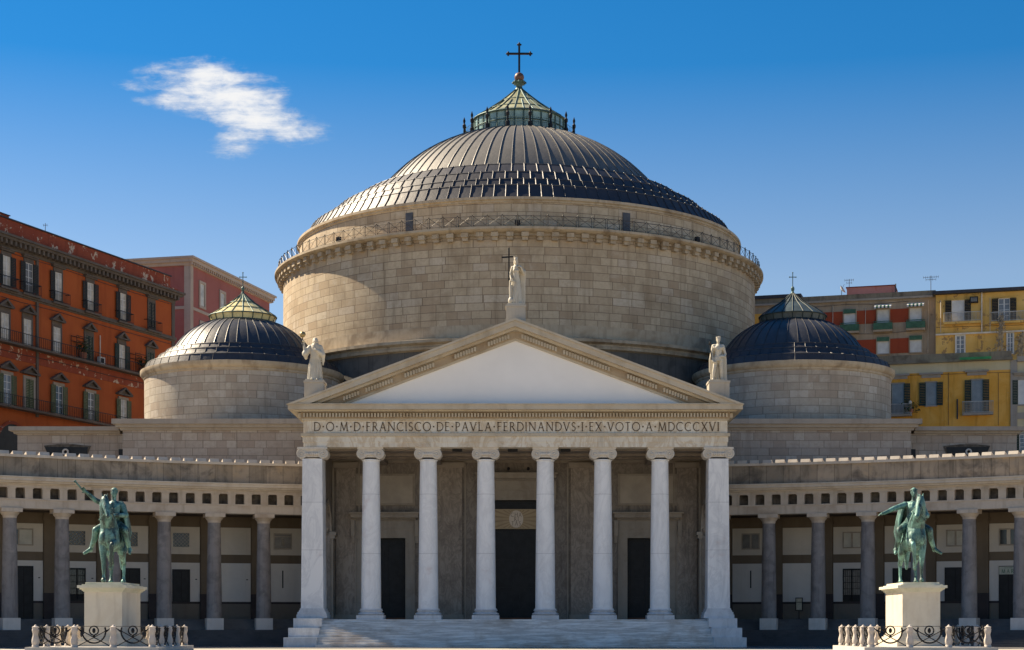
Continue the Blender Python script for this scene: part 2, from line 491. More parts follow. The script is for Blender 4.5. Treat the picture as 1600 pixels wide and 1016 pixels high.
M['ledge'] = stained('mossy_terrace_ledge', (.24, .205, .15), (.12, .10, .07), (.27, .25, .17), .7, .9, .8)
M['greytrim'] = stained('grey_stone_trim', (.36, .32, .27), (.25, .21, .17), None, .6, .5, .4)
M['tar'] = simple('dark_roof_edge', (.045, .045, .055), .7)
M['greenmetal'] = simple('green_balcony_panel', (.045, .12, .075), .55, 0, .25, 2)
M['greenawn'] = simple('bright_green_awning', (.05, .25, .09), .6)
M['bluepane'] = simple('sky_reflecting_pane', (.15, .165, .18), .12, 0, .2, 1, .7)
M['whitepane'] = simple('white_window_pane', (.60, .60, .58), .3, 0, .15, 1, .5)
M['pinkbox'] = plaster('pink_roof_hut', (.46, .21, .19), (.52, .25, .23), (.42, .15, .12), .6, .5, .5)
M['pvc'] = simple('white_plastic_pipe', (.60, .56, .48), .5)
M['awning'] = simple('white_striped_awning', (.62, .62, .60), .7)
M['whiterail'] = simple('pale_painted_railing', (.42, .41, .38), .5, .2)
M['leaf'] = simple('dark_leaf', (.035, .06, .02), .6, 0, .5, 5)
M['dryvine'] = simple('dry_vine', (.34, .29, .21), .8, 0, .4, 3)
M['soil'] = simple('terracotta_pot', (.3, .13, .08), .8)


# ------------------------------------------------------------------ mesh helpers
class MB:
    def __init__(s, xf=None):
        s.v, s.f, s.uv, s.mi, s.mats, s.xf = [], [], [], [], [], xf
        s.cur = 0

    def mat(s, m):
        if m not in s.mats:
            s.mats.append(m)
        s.cur = s.mats.index(m)
        return s

    def add(s, vs, fs, uvs=None):
        o = len(s.v)
        vs = [Vector(p) for p in vs]
        for k, f in enumerate(fs):
            if uvs is not None:
                s.uv.append([uvs[i] for i in f] if not isinstance(uvs[0], list) else uvs[k])
            else:
                p = [vs[i] for i in f]
                n = Vector((0, 0, 0))
                for i in range(len(p)):
                    n += (p[i] - p[0]).cross(p[(i + 1) % len(p)] - p[0])
                if abs(n.z) > .8 * n.length:
                    s.uv.append([(q.x, q.y) for q in p])
                else:
                    t = Vector((-n.y, n.x, 0))
                    t = t.normalized() if t.length > 1e-9 else Vector((1, 0, 0))
                    s.uv.append([(q.dot(t), q.z) for q in p])
            s.f.append(tuple(i + o for i in f))
            s.mi.append(s.cur)
        s.v += [s.xf(p) if s.xf else p for p in vs]
        return s

    def box(s, x0, x1, y0, y1, z0, z1):
        v = [(x0, y0, z0), (x1, y0, z0), (x1, y1, z0), (x0, y1, z0), (x0, y0, z1), (x1, y0, z1), (x1, y1, z1), (x0, y1, z1)]
        return s.add(v, [(0, 3, 2, 1), (4, 5, 6, 7), (0, 1, 5, 4), (1, 2, 6, 5), (2, 3, 7, 6), (3, 0, 4, 7)])

    def frame(s, x0, x1, z0, z1, w, y0, y1, sill=True):
        s.box(x0 - w, x0, y0, y1, z0, z1 + w)
        s.box(x1, x1 + w, y0, y1, z0, z1 + w)
        s.box(x0, x1, y0, y1, z1, z1 + w)
        if sill:
            s.box(x0 - w, x1 + w, y0 - .02, y1, z0 - w, z0)
        return s

    def prism(s, poly, y0, y1):
        """poly in (x, z), counter-clockwise seen from -Y"""
        n = len(poly)
        v = [(x, y0, z) for x, z in poly] + [(x, y1, z) for x, z in poly]
        f = [tuple(range(n)), tuple(range(2 * n - 1, n - 1, -1))]
        f += [((i + 1) % n, i, n + i, n + (i + 1) % n) for i in range(n)]
        return s.add(v, f)

    def lathe(s, prof, seg=48, c=(0, 0), a0=0.0, a1=2 * pi, cap=True):
        """prof: (r, z) from the bottom up; angle 0 looks to -Y"""
        full = abs(a1 - a0 - 2 * pi) < 1e-6
        n = seg + 1
        v, uv, fs, us = [], [], [], []
        rref = max(r for r, z in prof)
        ln = [0.0]
        for i in range(1, len(prof)):
            ln.append(ln[-1] + math.hypot(prof[i][0] - prof[i - 1][0], prof[i][1] - prof[i - 1][1]))
        for i, (r, z) in enumerate(prof):
            for j in range(n if not full else seg):
                a = a0 + (a1 - a0) * j / seg
                v.append((c[0] + r * sin(a), c[1] - r * cos(a), z))
        m = n if not full else seg
        steep = [abs(prof[i + 1][1] - prof[i][1]) > abs(prof[i + 1][0] - prof[i][0]) for i in range(len(prof) - 1)]
        for i in range(len(prof) - 1):
            for j in range(seg):
                k = (j + 1) % m
                fs.append((i * m + j, i * m + k, (i + 1) * m + k, (i + 1) * m + j))
                u0, u1 = rref * (a1 - a0) * j / seg, rref * (a1 - a0) * (j + 1) / seg
                va, vb = (prof[i][1], prof[i + 1][1]) if steep[i] else (ln[i] + 100, ln[i + 1] + 100)
                us.append([(u0, va), (u1, va), (u1, vb), (u0, vb)])
        if cap:
            for i, rev in ((0, True), (len(prof) - 1, False)):
                if prof[i][0] > 1e-4 and full:
                    ring = [i * m + j for j in range(m)]
                    fs.append(tuple(reversed(ring)) if rev else tuple(ring))
                    us.append([(v[q][0], v[q][1]) for q in fs[-1]])
        return s.add(v, fs, us)

    def arc(s, sect, c, a0, a1, step=R(1.0)):
        """sect: closed (r, z) polygon swept round c; angle 0 looks to +Y, positive to +X; r grows outward"""
        seg = max(1, int(math.ceil(abs(a1 - a0) / step)))
        n = len(sect)
        v, fs, us = [], [], []
        rref = sect[0][0]
        per = [0.0]
        for i in range(n):
            q, p = sect[(i + 1) % n], sect[i]
            per.append(per[-1] + math.hypot(q[0] - p[0], q[1] - p[1]))
        for j in range(seg + 1):
            a = a0 + (a1 - a0) * j / seg
            for r, z in sect:
                v.append((c[0] + r * sin(a), c[1] + r * cos(a), z))
        for j in range(seg):
            u0, u1 = rref * (a0 + (a1 - a0) * j / seg), rref * (a0 + (a1 - a0) * (j + 1) / seg)
            for i in range(n):
                k = (i + 1) % n
                fs.append((j * n + i, (j + 1) * n + i, (j + 1) * n + k, j * n + k))
                va, vb = sect[i][1], sect[k][1]
                if abs(va - vb) < 1e-6:
                    va, vb = sect[i][0], sect[k][0]
                us.append([(u0, va), (u1, va), (u1, vb), (u0, vb)])
        fs.append(tuple(reversed(range(n))))
        us.append([(sect[q][0], sect[q][1]) for q in fs[-1]])
        fs.append(tuple(seg * n + i for i in range(n)))
        us.append([(sect[i][0], sect[i][1]) for i in range(n)])
        return s.add(v, fs, us)

    def tube(s, pts, r, n=6, closed=False):
        pts = [Vector(p) for p in pts]
        rr = r if isinstance(r, (list, tuple)) else [r] * len(pts)
        v, fs = [], []
        N = len(pts)
        up = None
        for i, p in enumerate(pts):
            if closed:
                t = pts[(i + 1) % N] - pts[i - 1]
            else:
                t = pts[min(i + 1, N - 1)] - pts[max(i - 1, 0)]
            t.normalize()
            if up is None:
                up = Vector((0, 0, 1)) if abs(t.z) < .9 else Vector((1, 0, 0))
            a = t.cross(up)
            if a.length < 1e-6:
                a = t.cross(Vector((1, 0, 0)))
            a.normalize()
            b = a.cross(t).normalized()
            up = b
            for j in range(n):
                q = 2 * pi * j / n
                v.append(p + a * (cos(q) * rr[i]) + b * (sin(q) * rr[i]))
        for i in range(N if closed else N - 1):
            i2 = (i + 1) % N
            for j in range(n):
                k = (j + 1) % n
                fs.append((i * n + j, i * n + k, i2 * n + k, i2 * n + j))
        if not closed:
            fs.append(tuple(reversed(range(n))))
            fs.append(tuple((N - 1) * n + j for j in range(n)))
        return s.add(v, fs)

    def bar(s, p, q, r, n=4):
        return s.tube([p, q], r, n)

    def ball(s, c, r, seg=12, rings=8, sq=(1, 1, 1), rot=None):
        v, fs = [], []
        c = Vector(c)
        for i in range(rings + 1):
            ph = pi * i / rings
            for j in range(seg):
                th = 2 * pi * j / seg
                q = Vector((r * sq[0] * sin(ph) * cos(th), r * sq[1] * sin(ph) * sin(th), -r * sq[2] * cos(ph)))
                if rot is not None:
                    q = rot @ q
                v.append(c + q)
        for i in range(rings):
            for j in range(seg):
                k = (j + 1) % seg
                a, b_, c_, d = i * seg + j, i * seg + k, (i + 1) * seg + k, (i + 1) * seg + j
                if i == 0:
                    fs.append((a, c_, d))
                elif i == rings - 1:
                    fs.append((a, b_, d))
                else:
                    fs.append((a, b_, c_, d))
        return s.add(v, fs)

    def mesh(s, name, smooth=32):
        me = bpy.data.meshes.new(name)
        me.from_pydata([tuple(p) for p in s.v], [], s.f)
        uvl = me.uv_layers.new(name='UVMap')
        flat = [c for f in s.uv for uv in f for c in uv]
        uvl.data.foreach_set('uv', flat)
        for m in s.mats:
            me.materials.append(M[m])
        me.polygons.foreach_set('material_index', s.mi)
        if smooth:
            me.polygons.foreach_set('use_smooth', [True] * len(me.polygons))
            me.set_sharp_from_angle(angle=R(smooth))
        me.update()
        return me


def hang(o, parent):
    if parent is not None:
        o.parent = parent
        o.matrix_parent_inverse = world_of(parent).inverted()
    return o


def world_of(o):
    m = Matrix.LocRotScale(o.location, o.rotation_euler, o.scale)
    if o.parent:
        return world_of(o.parent) @ o.matrix_parent_inverse @ m
    return m


def part(name, mb, parent=None, smooth=32, at=None):
    me = mb if isinstance(mb, bpy.types.Mesh) else mb.mesh(name, smooth)
    o = bpy.data.objects.new(name, me)
    COL.objects.link(o)
    if at is not None:
        o.location = at
    return hang(o, parent)


def tag(o, label, cat, group=None, kind=None):
    o['label'], o['category'] = label, cat
    if group:
        o['group'] = group
    if kind:
        o['kind'] = kind
    return o


def thing(name, label, cat, loc=(0, 0, 0), rz=0.0, group=None):
    o = bpy.data.objects.new(name, None)
    o.empty_display_size = 1
    o.location = loc
    o.rotation_euler = (0, 0, rz)
    COL.objects.link(o)
    return tag(o, label, cat, group)


def structure(name, mb, smooth=32):
    o = part(name, mb, None, smooth)
    o['kind'] = 'structure'
    return o


def copy_tree(o, parent=None):
    c = o.copy()
    COL.objects.link(c)
    if parent is not None:
        c.parent = parent
        c.matrix_parent_inverse = o.matrix_parent_inverse.copy()
    for ch in list(o.children):
        copy_tree(ch, c)
    return c


# lettering: roman capitals as strokes, thick and thin, with serifs; unit height
def ell(cx, cy, rx, ry, a0, a1, n=14):
    return [(cx + rx * cos(R(a0 + (a1 - a0) * i / n)), cy + ry * sin(R(a0 + (a1 - a0) * i / n))) for i in range(n + 1)]


T_, t_ = .10, .066
GL = {
    'I': (.26, [([(.13, 0), (.13, 1)], T_)], [(.13, 0), (.13, 1)]),
    'D': (.80, [([(.13, 0), (.13, 1)], T_), ([(.13, .97)] + ell(.33, .5, .42, .47, 90, -90) + [(.13, .03)], .085)], [(.13, 0), (.13, 1)]),
    'O': (.94, [(ell(.47, .5, .41, .48, 0, 360, 28), .085)], []),
    'M': (.98, [([(.12, 0), (.2, 1)], t_), ([(.2, 1), (.5, .05)], T_), ([(.5, .05), (.8, 1)], t_), ([(.8, 1), (.88, 0)], T_)], [(.12, 0), (.88, 0)]),
    'F': (.56, [([(.13, 0), (.13, 1)], T_), ([(.13, .97), (.5, .97)], t_), ([(.13, .52), (.44, .52)], t_)], [(.13, 0), (.13, 1)]),
    'R': (.68, [([(.13, 0), (.13, 1)], T_), ([(.13, .97)] + ell(.28, .74, .22, .23, 90, -90, 10) + [(.13, .51)], .075), ([(.3, .51), (.64, 0)], T_)], [(.13, 0), (.13, 1)]),
    'A': (.80, [([(.1, 0), (.4, 1)], t_), ([(.4, 1), (.7, 0)], T_), ([(.2, .36), (.6, .36)], t_)], [(.1, 0), (.7, 0)]),
    'N': (.88, [([(.13, 0), (.13, 1)], t_), ([(.13, 1), (.75, .02)], T_), ([(.75, 0), (.75, 1)], t_)], [(.13, 0), (.13, 1), (.75, 1)]),
    'C': (.80, [(ell(.47, .5, .4, .48, 48, 312, 22), .085)], []),
    'S': (.54, [(ell(.27, .74, .18, .23, 30, 250, 12) + ell(.26, .27, .19, .24, 70, -150, 12), .085)], []),
    'E': (.58, [([(.13, 0), (.13, 1)], T_), ([(.13, .97), (.5, .97)], t_), ([(.13, .52), (.44, .52)], t_), ([(.13, .03), (.52, .03)], t_)], [(.13, 0), (.13, 1)]),
    'P': (.60, [([(.13, 0), (.13, 1)], T_), ([(.13, .97)] + ell(.28, .72, .24, .25, 90, -90, 10) + [(.13, .47)], .075)], [(.13, 0), (.13, 1)]),
    'V': (.78, [([(.08, 1), (.39, 0)], T_), ([(.39, 0), (.70, 1)], t_)], [(.08, 1), (.70, 1)]),
    'L': (.60, [([(.13, 0), (.13, 1)], T_), ([(.13, .045), (.57, .045)], .09)], [(.13, 0), (.13, 1)]),
    'X': (.76, [([(.1, 1), (.66, 0)], T_), ([(.66, 1), (.1, 0)], t_)], [(.1, 0), (.1, 1), (.66, 0), (.66, 1)]),
    'T': (.66, [([(.33, 0), (.33, 1)], T_), ([(.05, .97), (.61, .97)], t_)], [(.33, 0)]),
    'H': (.82, [([(.13, 0), (.13, 1)], T_), ([(.69, 0), (.69, 1)], T_), ([(.13, .52), (.69, .52)], t_)], [(.13, 0), (.13, 1), (.69, 0), (.69, 1)]),
    '.': (.32, [([(.085, .5), (.235, .5)], .15)], []),
    ' ': (.3, [], []),
}


def letter_mesh(mb, text, x0, x1, z0, h, y, depth=.03, bold=1.0):
    """text laid out between x0 and x1 on the plane y, facing -Y"""
    nat = sum(GL[c][0] for c in text)
    gap = ((x1 - x0) / h - nat) / max(1, len(text) - 1)
    sx = 1.0
    if gap < .02:
        sx = ((x1 - x0) / h - .02 * (len(text) - 1)) / nat
        gap = .02
    u = x0

    def quad(p, q, w):
        p, q = Vector(p), Vector(q)
        d = q - p
        if d.length < 1e-6:
            return
        n = Vector((-d.y, d.x)).normalized() * (w / 2 * h)
        c = [p - n, q - n, q + n, p + n]
        mb.prism([(a.x, a.y) for a in c], y - depth, y)
    for ch in text:
        wd, strokes, serifs = GL[ch]
        for pts, w in strokes:
            for a, b in zip(pts[:-1], pts[1:]):
                quad((u + a[0] * h * sx, z0 + a[1] * h), (u + b[0] * h * sx, z0 + b[1] * h), w * bold)
        for sxx, sz in serifs:
            zz = z0 + (sz + (.018 if sz < .5 else -.018)) * h
            quad((u + (sxx - .11) * h * sx, zz), (u + (sxx + .11) * h * sx, zz), .036)
        u += (wd * sx + gap) * h


def PX(x, D):
    return XC + (x - CX) * D / F


def PZ(y, D):
    return ZC + (HOR - y) * D / F


# ------------------------------------------------------------------ ground
g = MB().mat('paving')
g.box(-2500, 2500, -600, 4500, -1.0, 0.0)
structure('piazza', g)
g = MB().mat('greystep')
g.box(-48, 48, 112.5, 135, -.5, .004)  # darker apron sheet; its colour stands in for the portico's shadow on the paving
structure('painted_shade_apron', g)

# ------------------------------------------------------------------ the church
church = thing('church', 'domed neoclassical church with a white columned portico and low lead dome', 'church', (0, 122, 0))
DC = (0.0, 165.0)                                           # centre of the rotunda
FL = 1.955                                                  # portico floor

mb = MB().mat('step')
for i in range(11):
    mb.box(-13.8, 13.8, 118.5 + .32 * i, 122.0, FL / 11 * i, FL / 11 * (i + 1) - .05)
    mb.box(-13.8, 13.8, 118.46 + .32 * i, 122.0, FL / 11 * (i + 1) - .05, FL / 11 * (i + 1))
mb.box(-13.8, 13.8, 122.0, 131.5, 0, FL)
part('entrance_steps', mb, church)
for sx in (-1, 1):
    mb = MB(lambda p, sx=sx: Vector((p.x * sx, p.y, p.z))).mat('block')
    mb.box(13.75, 16.03, 118.7, 131.5, 0, .69)
    mb.box(13.70, 15.84, 119.7, 131.5, .69, 1.36)
    mb.box(13.62, 15.62, 120.7, 131.5, 1.36, 2.03)
    part('stair_block', mb, church)


def cyl_y(mb, cx, cz, r, y0, y1, n=20):
    poly = [(cx + r * cos(2 * pi * i / n), cz + r * sin(2 * pi * i / n)) for i in range(n)]
    return mb.prism(poly, y0, y1)


def ionic_capital(cx, cy, hw, z0=13.35, z1=14.22):
    """volutes at the two ends of a cushion, egg band between them, thin abacus above"""
    mb = MB().mat('capital')
    vx = hw + .0
    zc = z0 + .42
    for sx in (-1, 1):
        cyl_y(mb, cx + sx * vx, zc, .37, cy - .68, cy + .68, 24)
        pts = []
        for k in range(40):
            a = pi / 2 - sx * k * .33
            r = .35 * (1 - k / 46)
            pts.append((cx + sx * vx + r * cos(a), cy - .70, zc + r * sin(a)))
        mb.tube(pts, .034, 5)
        mb.ball((cx + sx * vx, cy - .70, zc), .085, 8, 6)
    mb.box(cx - vx, cx + vx, cy - .62, cy + .62, zc + .1, zc + .33)
    for k in range(7):
        mb.ball((cx - vx * .62 + vx * 1.24 * k / 6, cy - .64, zc - .02), .1, 8, 6, (1, 1, 1.3))
    mb.box(cx - vx * .62, cx + vx * .62, cy - .60, cy + .60, zc - .25, zc + .1)
    mb.box(cx - vx - .30, cx + vx + .30, cy - .74, cy + .74, z1 - .14, z1)
    mb.box(cx - vx - .22, cx + vx + .22, cy - .66, cy + .66, z1 - .24, z1 - .14)
    return mb


COLY = 122.95
XS = [-10.35, -6.25, -2.13, 2.13, 6.25, 10.35]
prof = []
for i in range(17):
    t = i / 16
    r = .715 - .115 * (t ** 1.35)
    prof.append((r, 2.74 + (13.28 - 2.74) * t))
prof = [(.80, 2.66), (.80, 2.72)] + prof + [(.66, 13.30), (.66, 13.38), (.60, 13.40)]
first = None
for x in XS:
    if first is None:
        first = part('column', MB().mat('column').lathe(prof, 40, (x, COLY)), church)
        b = MB().mat('block').box(x - .97, x + .97, COLY - .97, COLY + .97, FL + .002, FL + .3)
        tor = [(.80, 2.25)] + [(.82 + .13 * sin(pi * k / 8), 2.25 + .2 * k / 8) for k in range(9)] + [(.78, 2.46), (.76, 2.53)]
        tor += [(.77 + .08 * sin(pi * k / 6), 2.53 + .13 * k / 6) for k in range(7)] + [(.74, 2.68)]
        b.lathe(tor, 40, (x, COLY))
        part('base', b, first)
        part('capital', ionic_capital(x, COLY, .62), first)
    else:
        c = copy_tree(first, church)
        c.location.x = x - XS[0]

for sx in (-1, 1):
    cx = sx * 14.46
    y0, y1 = 122.0, 124.0
    mb = MB().mat('pier')
    w0, w1 = .80, .70
    v = [(cx - w0, y0, 2.72), (cx + w0, y0, 2.72), (cx + w0, y1, 2.72), (cx - w0, y1, 2.72),
         (cx - w1, y0 + .06, 13.4), (cx + w1, y0 + .06, 13.4), (cx + w1, y1, 13.4), (cx - w1, y1, 13.4)]
    mb.add(v, [(0, 3, 2, 1), (4, 5, 6, 7), (0, 1, 5, 4), (1, 2, 6, 5), (2, 3, 7, 6), (3, 0, 4, 7)])
    p = part('pier', mb, church)
    b = MB().mat('block')
    for z0, z1, e in ((2.03, 2.3, .28), (2.3, 2.48, .22), (2.48, 2.6, .13), (2.6, 2.74, .07)):
        b.box(cx - w0 - e, cx + w0 + e, y0 - e, y1, z0, z1)
    part('base', b, p)
    part('capital', ionic_capital(cx, y0 + .72, .76), p)

# entablature
EN = 15.09
mb = MB().mat('entab')


def band(mb, y, z0, z1, back=136.2):
    e = 122.1 - y
    mb.box(-EN - e, EN + e, y, back, z0, z1)


band(mb, 122.10, 14.22, 14.58)
band(mb, 122.05, 14.58, 14.98)
mb.mat('rake')
band(mb, 121.93, 14.98, 15.20)
mb.mat('entab')
band(mb, 122.10, 15.20, 16.12)
ent = part('entablature', mb, church)
mb = MB().mat('rake')
band(mb, 121.98, 16.12, 16.24)
band(mb, 121.52, 16.70, 16.80)
band(mb, 121.12, 16.80, 17.12)
band(mb, 121.04, 17.12, 17.20)
mb.mat('brownband')
band(mb, 121.93, 16.24, 16.70)
part('cornice', mb, ent)
mb = MB().mat('rake')
n = 132
for i in range(n):
    x = -15.0 + 30.0 * i / (n - 1)
    mb.box(x - .062, x + .062, 121.72, 121.93, 16.33, 16.6)
for sx in (-1, 1):
    for i in range(30):
        y = 122.1 + .36 * i
        x = sx * (EN + .17)
        mb.box(min(x, x + sx * .2), max(x, x + sx * .2), y - .115, y + .115, 16.30, 16.62)
part('dentil_band', mb, ent, 0)
mb = MB().mat('letter')
letter_mesh(mb, 'D.O.M.D.FRANCISCO.DE.PAVLA.FERDINANDVS.I.EX.VOTO.A.MDCCCXVI', PX(490, 122.1), PX(1124, 122.1), 15.36, .63, 122.098, .03)
part('inscription', mb, ent, 0)

# pediment
OX, ZB, AP = 16.05, 17.2, 23.24
ms = (AP - ZB) / OX


def chev(mb, t0, t1, y0, y1):
    mb.prism([(-OX + t0 / ms, ZB), (-OX + t1 / ms, ZB), (0, AP - t1), (OX - t1 / ms, ZB), (OX - t0 / ms, ZB), (0, AP - t0)], y0, y1)


ped = part('pediment', MB().mat('tympanum').prism([(-OX + 1.45 / ms, ZB), (OX - 1.45 / ms, ZB), (0, AP - 1.45)], 122.12, 122.6), church)
mb = MB().mat('rake')
chev(mb, 0, .16, 121.02, 124.2)
chev(mb, .16, .56, 121.12, 124.2)
chev(mb, .56, .74, 121.55, 124.2)
mb.mat('brownband')
chev(mb, .74, 1.28, 121.88, 124.2)
mb.mat('rake')
chev(mb, 1.28, 1.45, 121.98, 124.2)
part('raking_cornice', mb, ped)
mb = MB().mat('rake')
n = 60
gaps = {-1: ((.12, .2), (.33, .45), (.62, .7), (.86, .89)), 1: ((.2, .24), (.52, .62), (.8, .84))}
for sx in (-1, 1):
    for i in range(n):
        u = .5 + (OX - 1.28 / ms - 1.0) * i / (n - 1)
        if any(a_ < i / n < b_ for a_, b_ in gaps[sx]):
            continue
        z = AP - u * ms
        x0, x1 = sx * u - .075, sx * u + .075
        mb.box(x0, x1, 121.70, 121.88, z - 1.17, z - .88)
part('raking_dentils', mb, ped, 0)
part('portico_roof', MB().mat('darkring').prism([(-OX + .15, ZB), (OX - .15, ZB), (0, AP - .06)], 124.2, 143.5), church)
for (x0, x1, z0, z1) in ((-14.99, -13.62, 17.4, 18.92), (13.75, 15.2, 17.4, 18.9), (-.66, .72, 22.4, 24.30)):
    mb = MB().mat('statuebase').box(x0, x1, 121.75, 123.3, z0, z1)
    mb.box(x0 - .05, x1 + .05, 121.7, 123.35, z1 - .14, z1 + .004)
    part('acroterion_block', mb, church)

# inside the portico
BW = 131.0
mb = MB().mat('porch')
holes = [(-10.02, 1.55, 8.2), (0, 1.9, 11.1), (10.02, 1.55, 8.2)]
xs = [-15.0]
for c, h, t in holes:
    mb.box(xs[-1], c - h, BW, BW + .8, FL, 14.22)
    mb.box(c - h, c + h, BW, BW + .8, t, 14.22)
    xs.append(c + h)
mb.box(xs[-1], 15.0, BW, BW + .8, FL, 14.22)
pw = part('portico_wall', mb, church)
for c in (-5.2, 5.2):
    part('wall_pilaster', MB().mat('porchpanel').box(c - 1.05, c + 1.05, BW - .22, BW, FL + .4, 13.55), pw)
for c in (-13.0, 13.0):
    part('wall_pilaster', MB().mat('porchpanel').box(c - .75, c + .75, BW - .18, BW, FL + .4, 13.55), pw)
for c in (-10.02, 10.02):
    part('marble_panel', MB().mat('porchslab').box(c - 2.1, c + 2.1, BW - .06, BW, 10.85, 12.95), pw)
mb = MB().mat('porchtrim')
for c in (-5.2, 5.2, -13.0, 13.0):
    h = 1.05 if abs(c) < 9 else .75
    mb.box(c - h - .12, c + h + .12, BW - .34, BW, FL, FL + .4)
    mb.box(c - h - .18, c + h + .18, BW - .4, BW, 13.55, 13.95)
    mb.box(c - h - .3, c - h - .18, BW - .1, BW, FL, 13.9)
    mb.box(c + h + .18, c + h + .3, BW - .1, BW, FL, 13.9)
for c in (-10.02, 10.02):
    mb.frame(c - 2.1, c + 2.1, 10.85, 12.95, .16, BW - .12, BW)
mb.box(-15, 15, BW - .14, BW, 13.95, 14.2)
part('wall_moulding', mb, pw)
for c, h, t in holes:
    d = part('door', MB().mat('blackdoor').box(c - h, c + h, BW + .45, BW + .6, FL, t), church)
    mb = MB().mat('porchtrim')
    wf = .62 if c else .72
    mb.box(c - h - wf, c - h, BW - .16, BW + .3, FL, t + wf)
    mb.box(c + h, c + h + wf, BW - .16, BW + .3, FL, t + wf)
    mb.box(c - h, c + h, BW - .16, BW + .3, t, t + wf)
    mb.box(c - h - wf - .1, c - h - wf, BW - .24, BW, FL, t + wf + .1)
    mb.box(c + h + wf, c + h + wf + .1, BW - .24, BW, FL, t + wf + .1)
    mb.box(c - h - wf, c + h + wf, BW - .24, BW, t + wf, t + wf + .1)
    mb.box(c - h - wf - .1, c + h + wf + .1, BW - .2, BW, t + wf + .1, t + wf + .75)
    e = .75
    for z0, z1, q, yy in ((t + wf + .75, t + wf + .9, .18, .4), (t + wf + .9, t + wf + 1.2, .4, .75), (t + wf + 1.2, t + wf + 1.32, .52, .9)):
        mb.box(c - h - wf - q, c + h + wf + q, BW - yy, BW, z0, z1)
    for k in range(26):
        x = c - h - wf + (2 * h + 2 * wf) * (k + .5) / 26
        mb.box(x - .05, x + .05, BW - .5, BW - .4, t + wf + .76, t + wf + .9)
    for q in (-1, 1):                                       # consoles under the hood
        x = c + q * (h + wf + .26)
        mb.box(x - .14, x + .14, BW - .45, BW, t + wf - .5, t + wf + .72)
        mb.box(x - .12, x + .12, BW - .3, BW, t + wf - 1.0, t + wf - .5)
    part('door_frame', mb, d)
    mb = MB().mat('wooddoor').box(c - h, c + h, BW + .3, BW + .44, FL, FL + .16)
    mb.mat('blackdoor')
    for q in range(4):
        for r_ in range(2):
            x = c - h + 2 * h * (r_ + .5) / 2
            zz = FL + .5 + (t - FL - .6) * q / 4
            mb.frame(x - h * .36, x + h * .36, zz + .1, zz + (t - FL - .6) / 4 - .18, .05, BW + .41, BW + .45, False)
    part('door_panel', mb, d)
    if c == 0:
        sb = part('banner', MB().mat('charity').box(-1.82, 1.72, BW + .12, BW + .2, PZ(826.5, BW), PZ(795.5, BW)), d)
        mb = MB().mat('ray')
        zc_, cx_ = PZ(811, BW), -.02
        for k in range(26):
            a = 2 * pi * (k + .5) / 26
            for r0, r1, w0, w1 in ((.62, 2.4, .02, .11),):
                p0 = Vector((cx_ + r0 * cos(a) * .8, zc_ + r0 * sin(a)))
                p1 = Vector((cx_ + r1 * cos(a), zc_ + r1 * sin(a)))
                tt = 1.0
                for lim, val in ((1.7, p1.x), (.68, p1.y - zc_)):
                    if abs(val) > lim:
                        tt = min(tt, lim / abs(val))
                p1 = Vector((p1.x * tt, zc_ + (p1.y - zc_) * tt))
                dd = Vector((-sin(a), cos(a)))
                mb.prism([tuple(p0 - dd * w0), tuple(p1 - dd * w1 * tt), tuple(p1 + dd * w1 * tt), tuple(p0 + dd * w0)], BW + .114, BW + .12)
        mb.mat('oval')
        mb.prism([(cx_ + .54 * cos(2 * pi * k / 28), zc_ + .66 * sin(2 * pi * k / 28)) for k in range(28)], BW + .10, BW + .12)
        mb.mat('letter')
        letter_mesh(mb, 'CHA', cx_ - .42, cx_ + .42, zc_ + .17, .31, BW + .10, .01, .95)
        letter_mesh(mb, 'RI', cx_ - .16, cx_ + .19, zc_ - .16, .31, BW + .10, .01, .95)
        letter_mesh(mb, 'TAS', cx_ - .37, cx_ + .37, zc_ - .49, .31, BW + .10, .01, .95)
        part('banner_emblem', mb, d, 0)
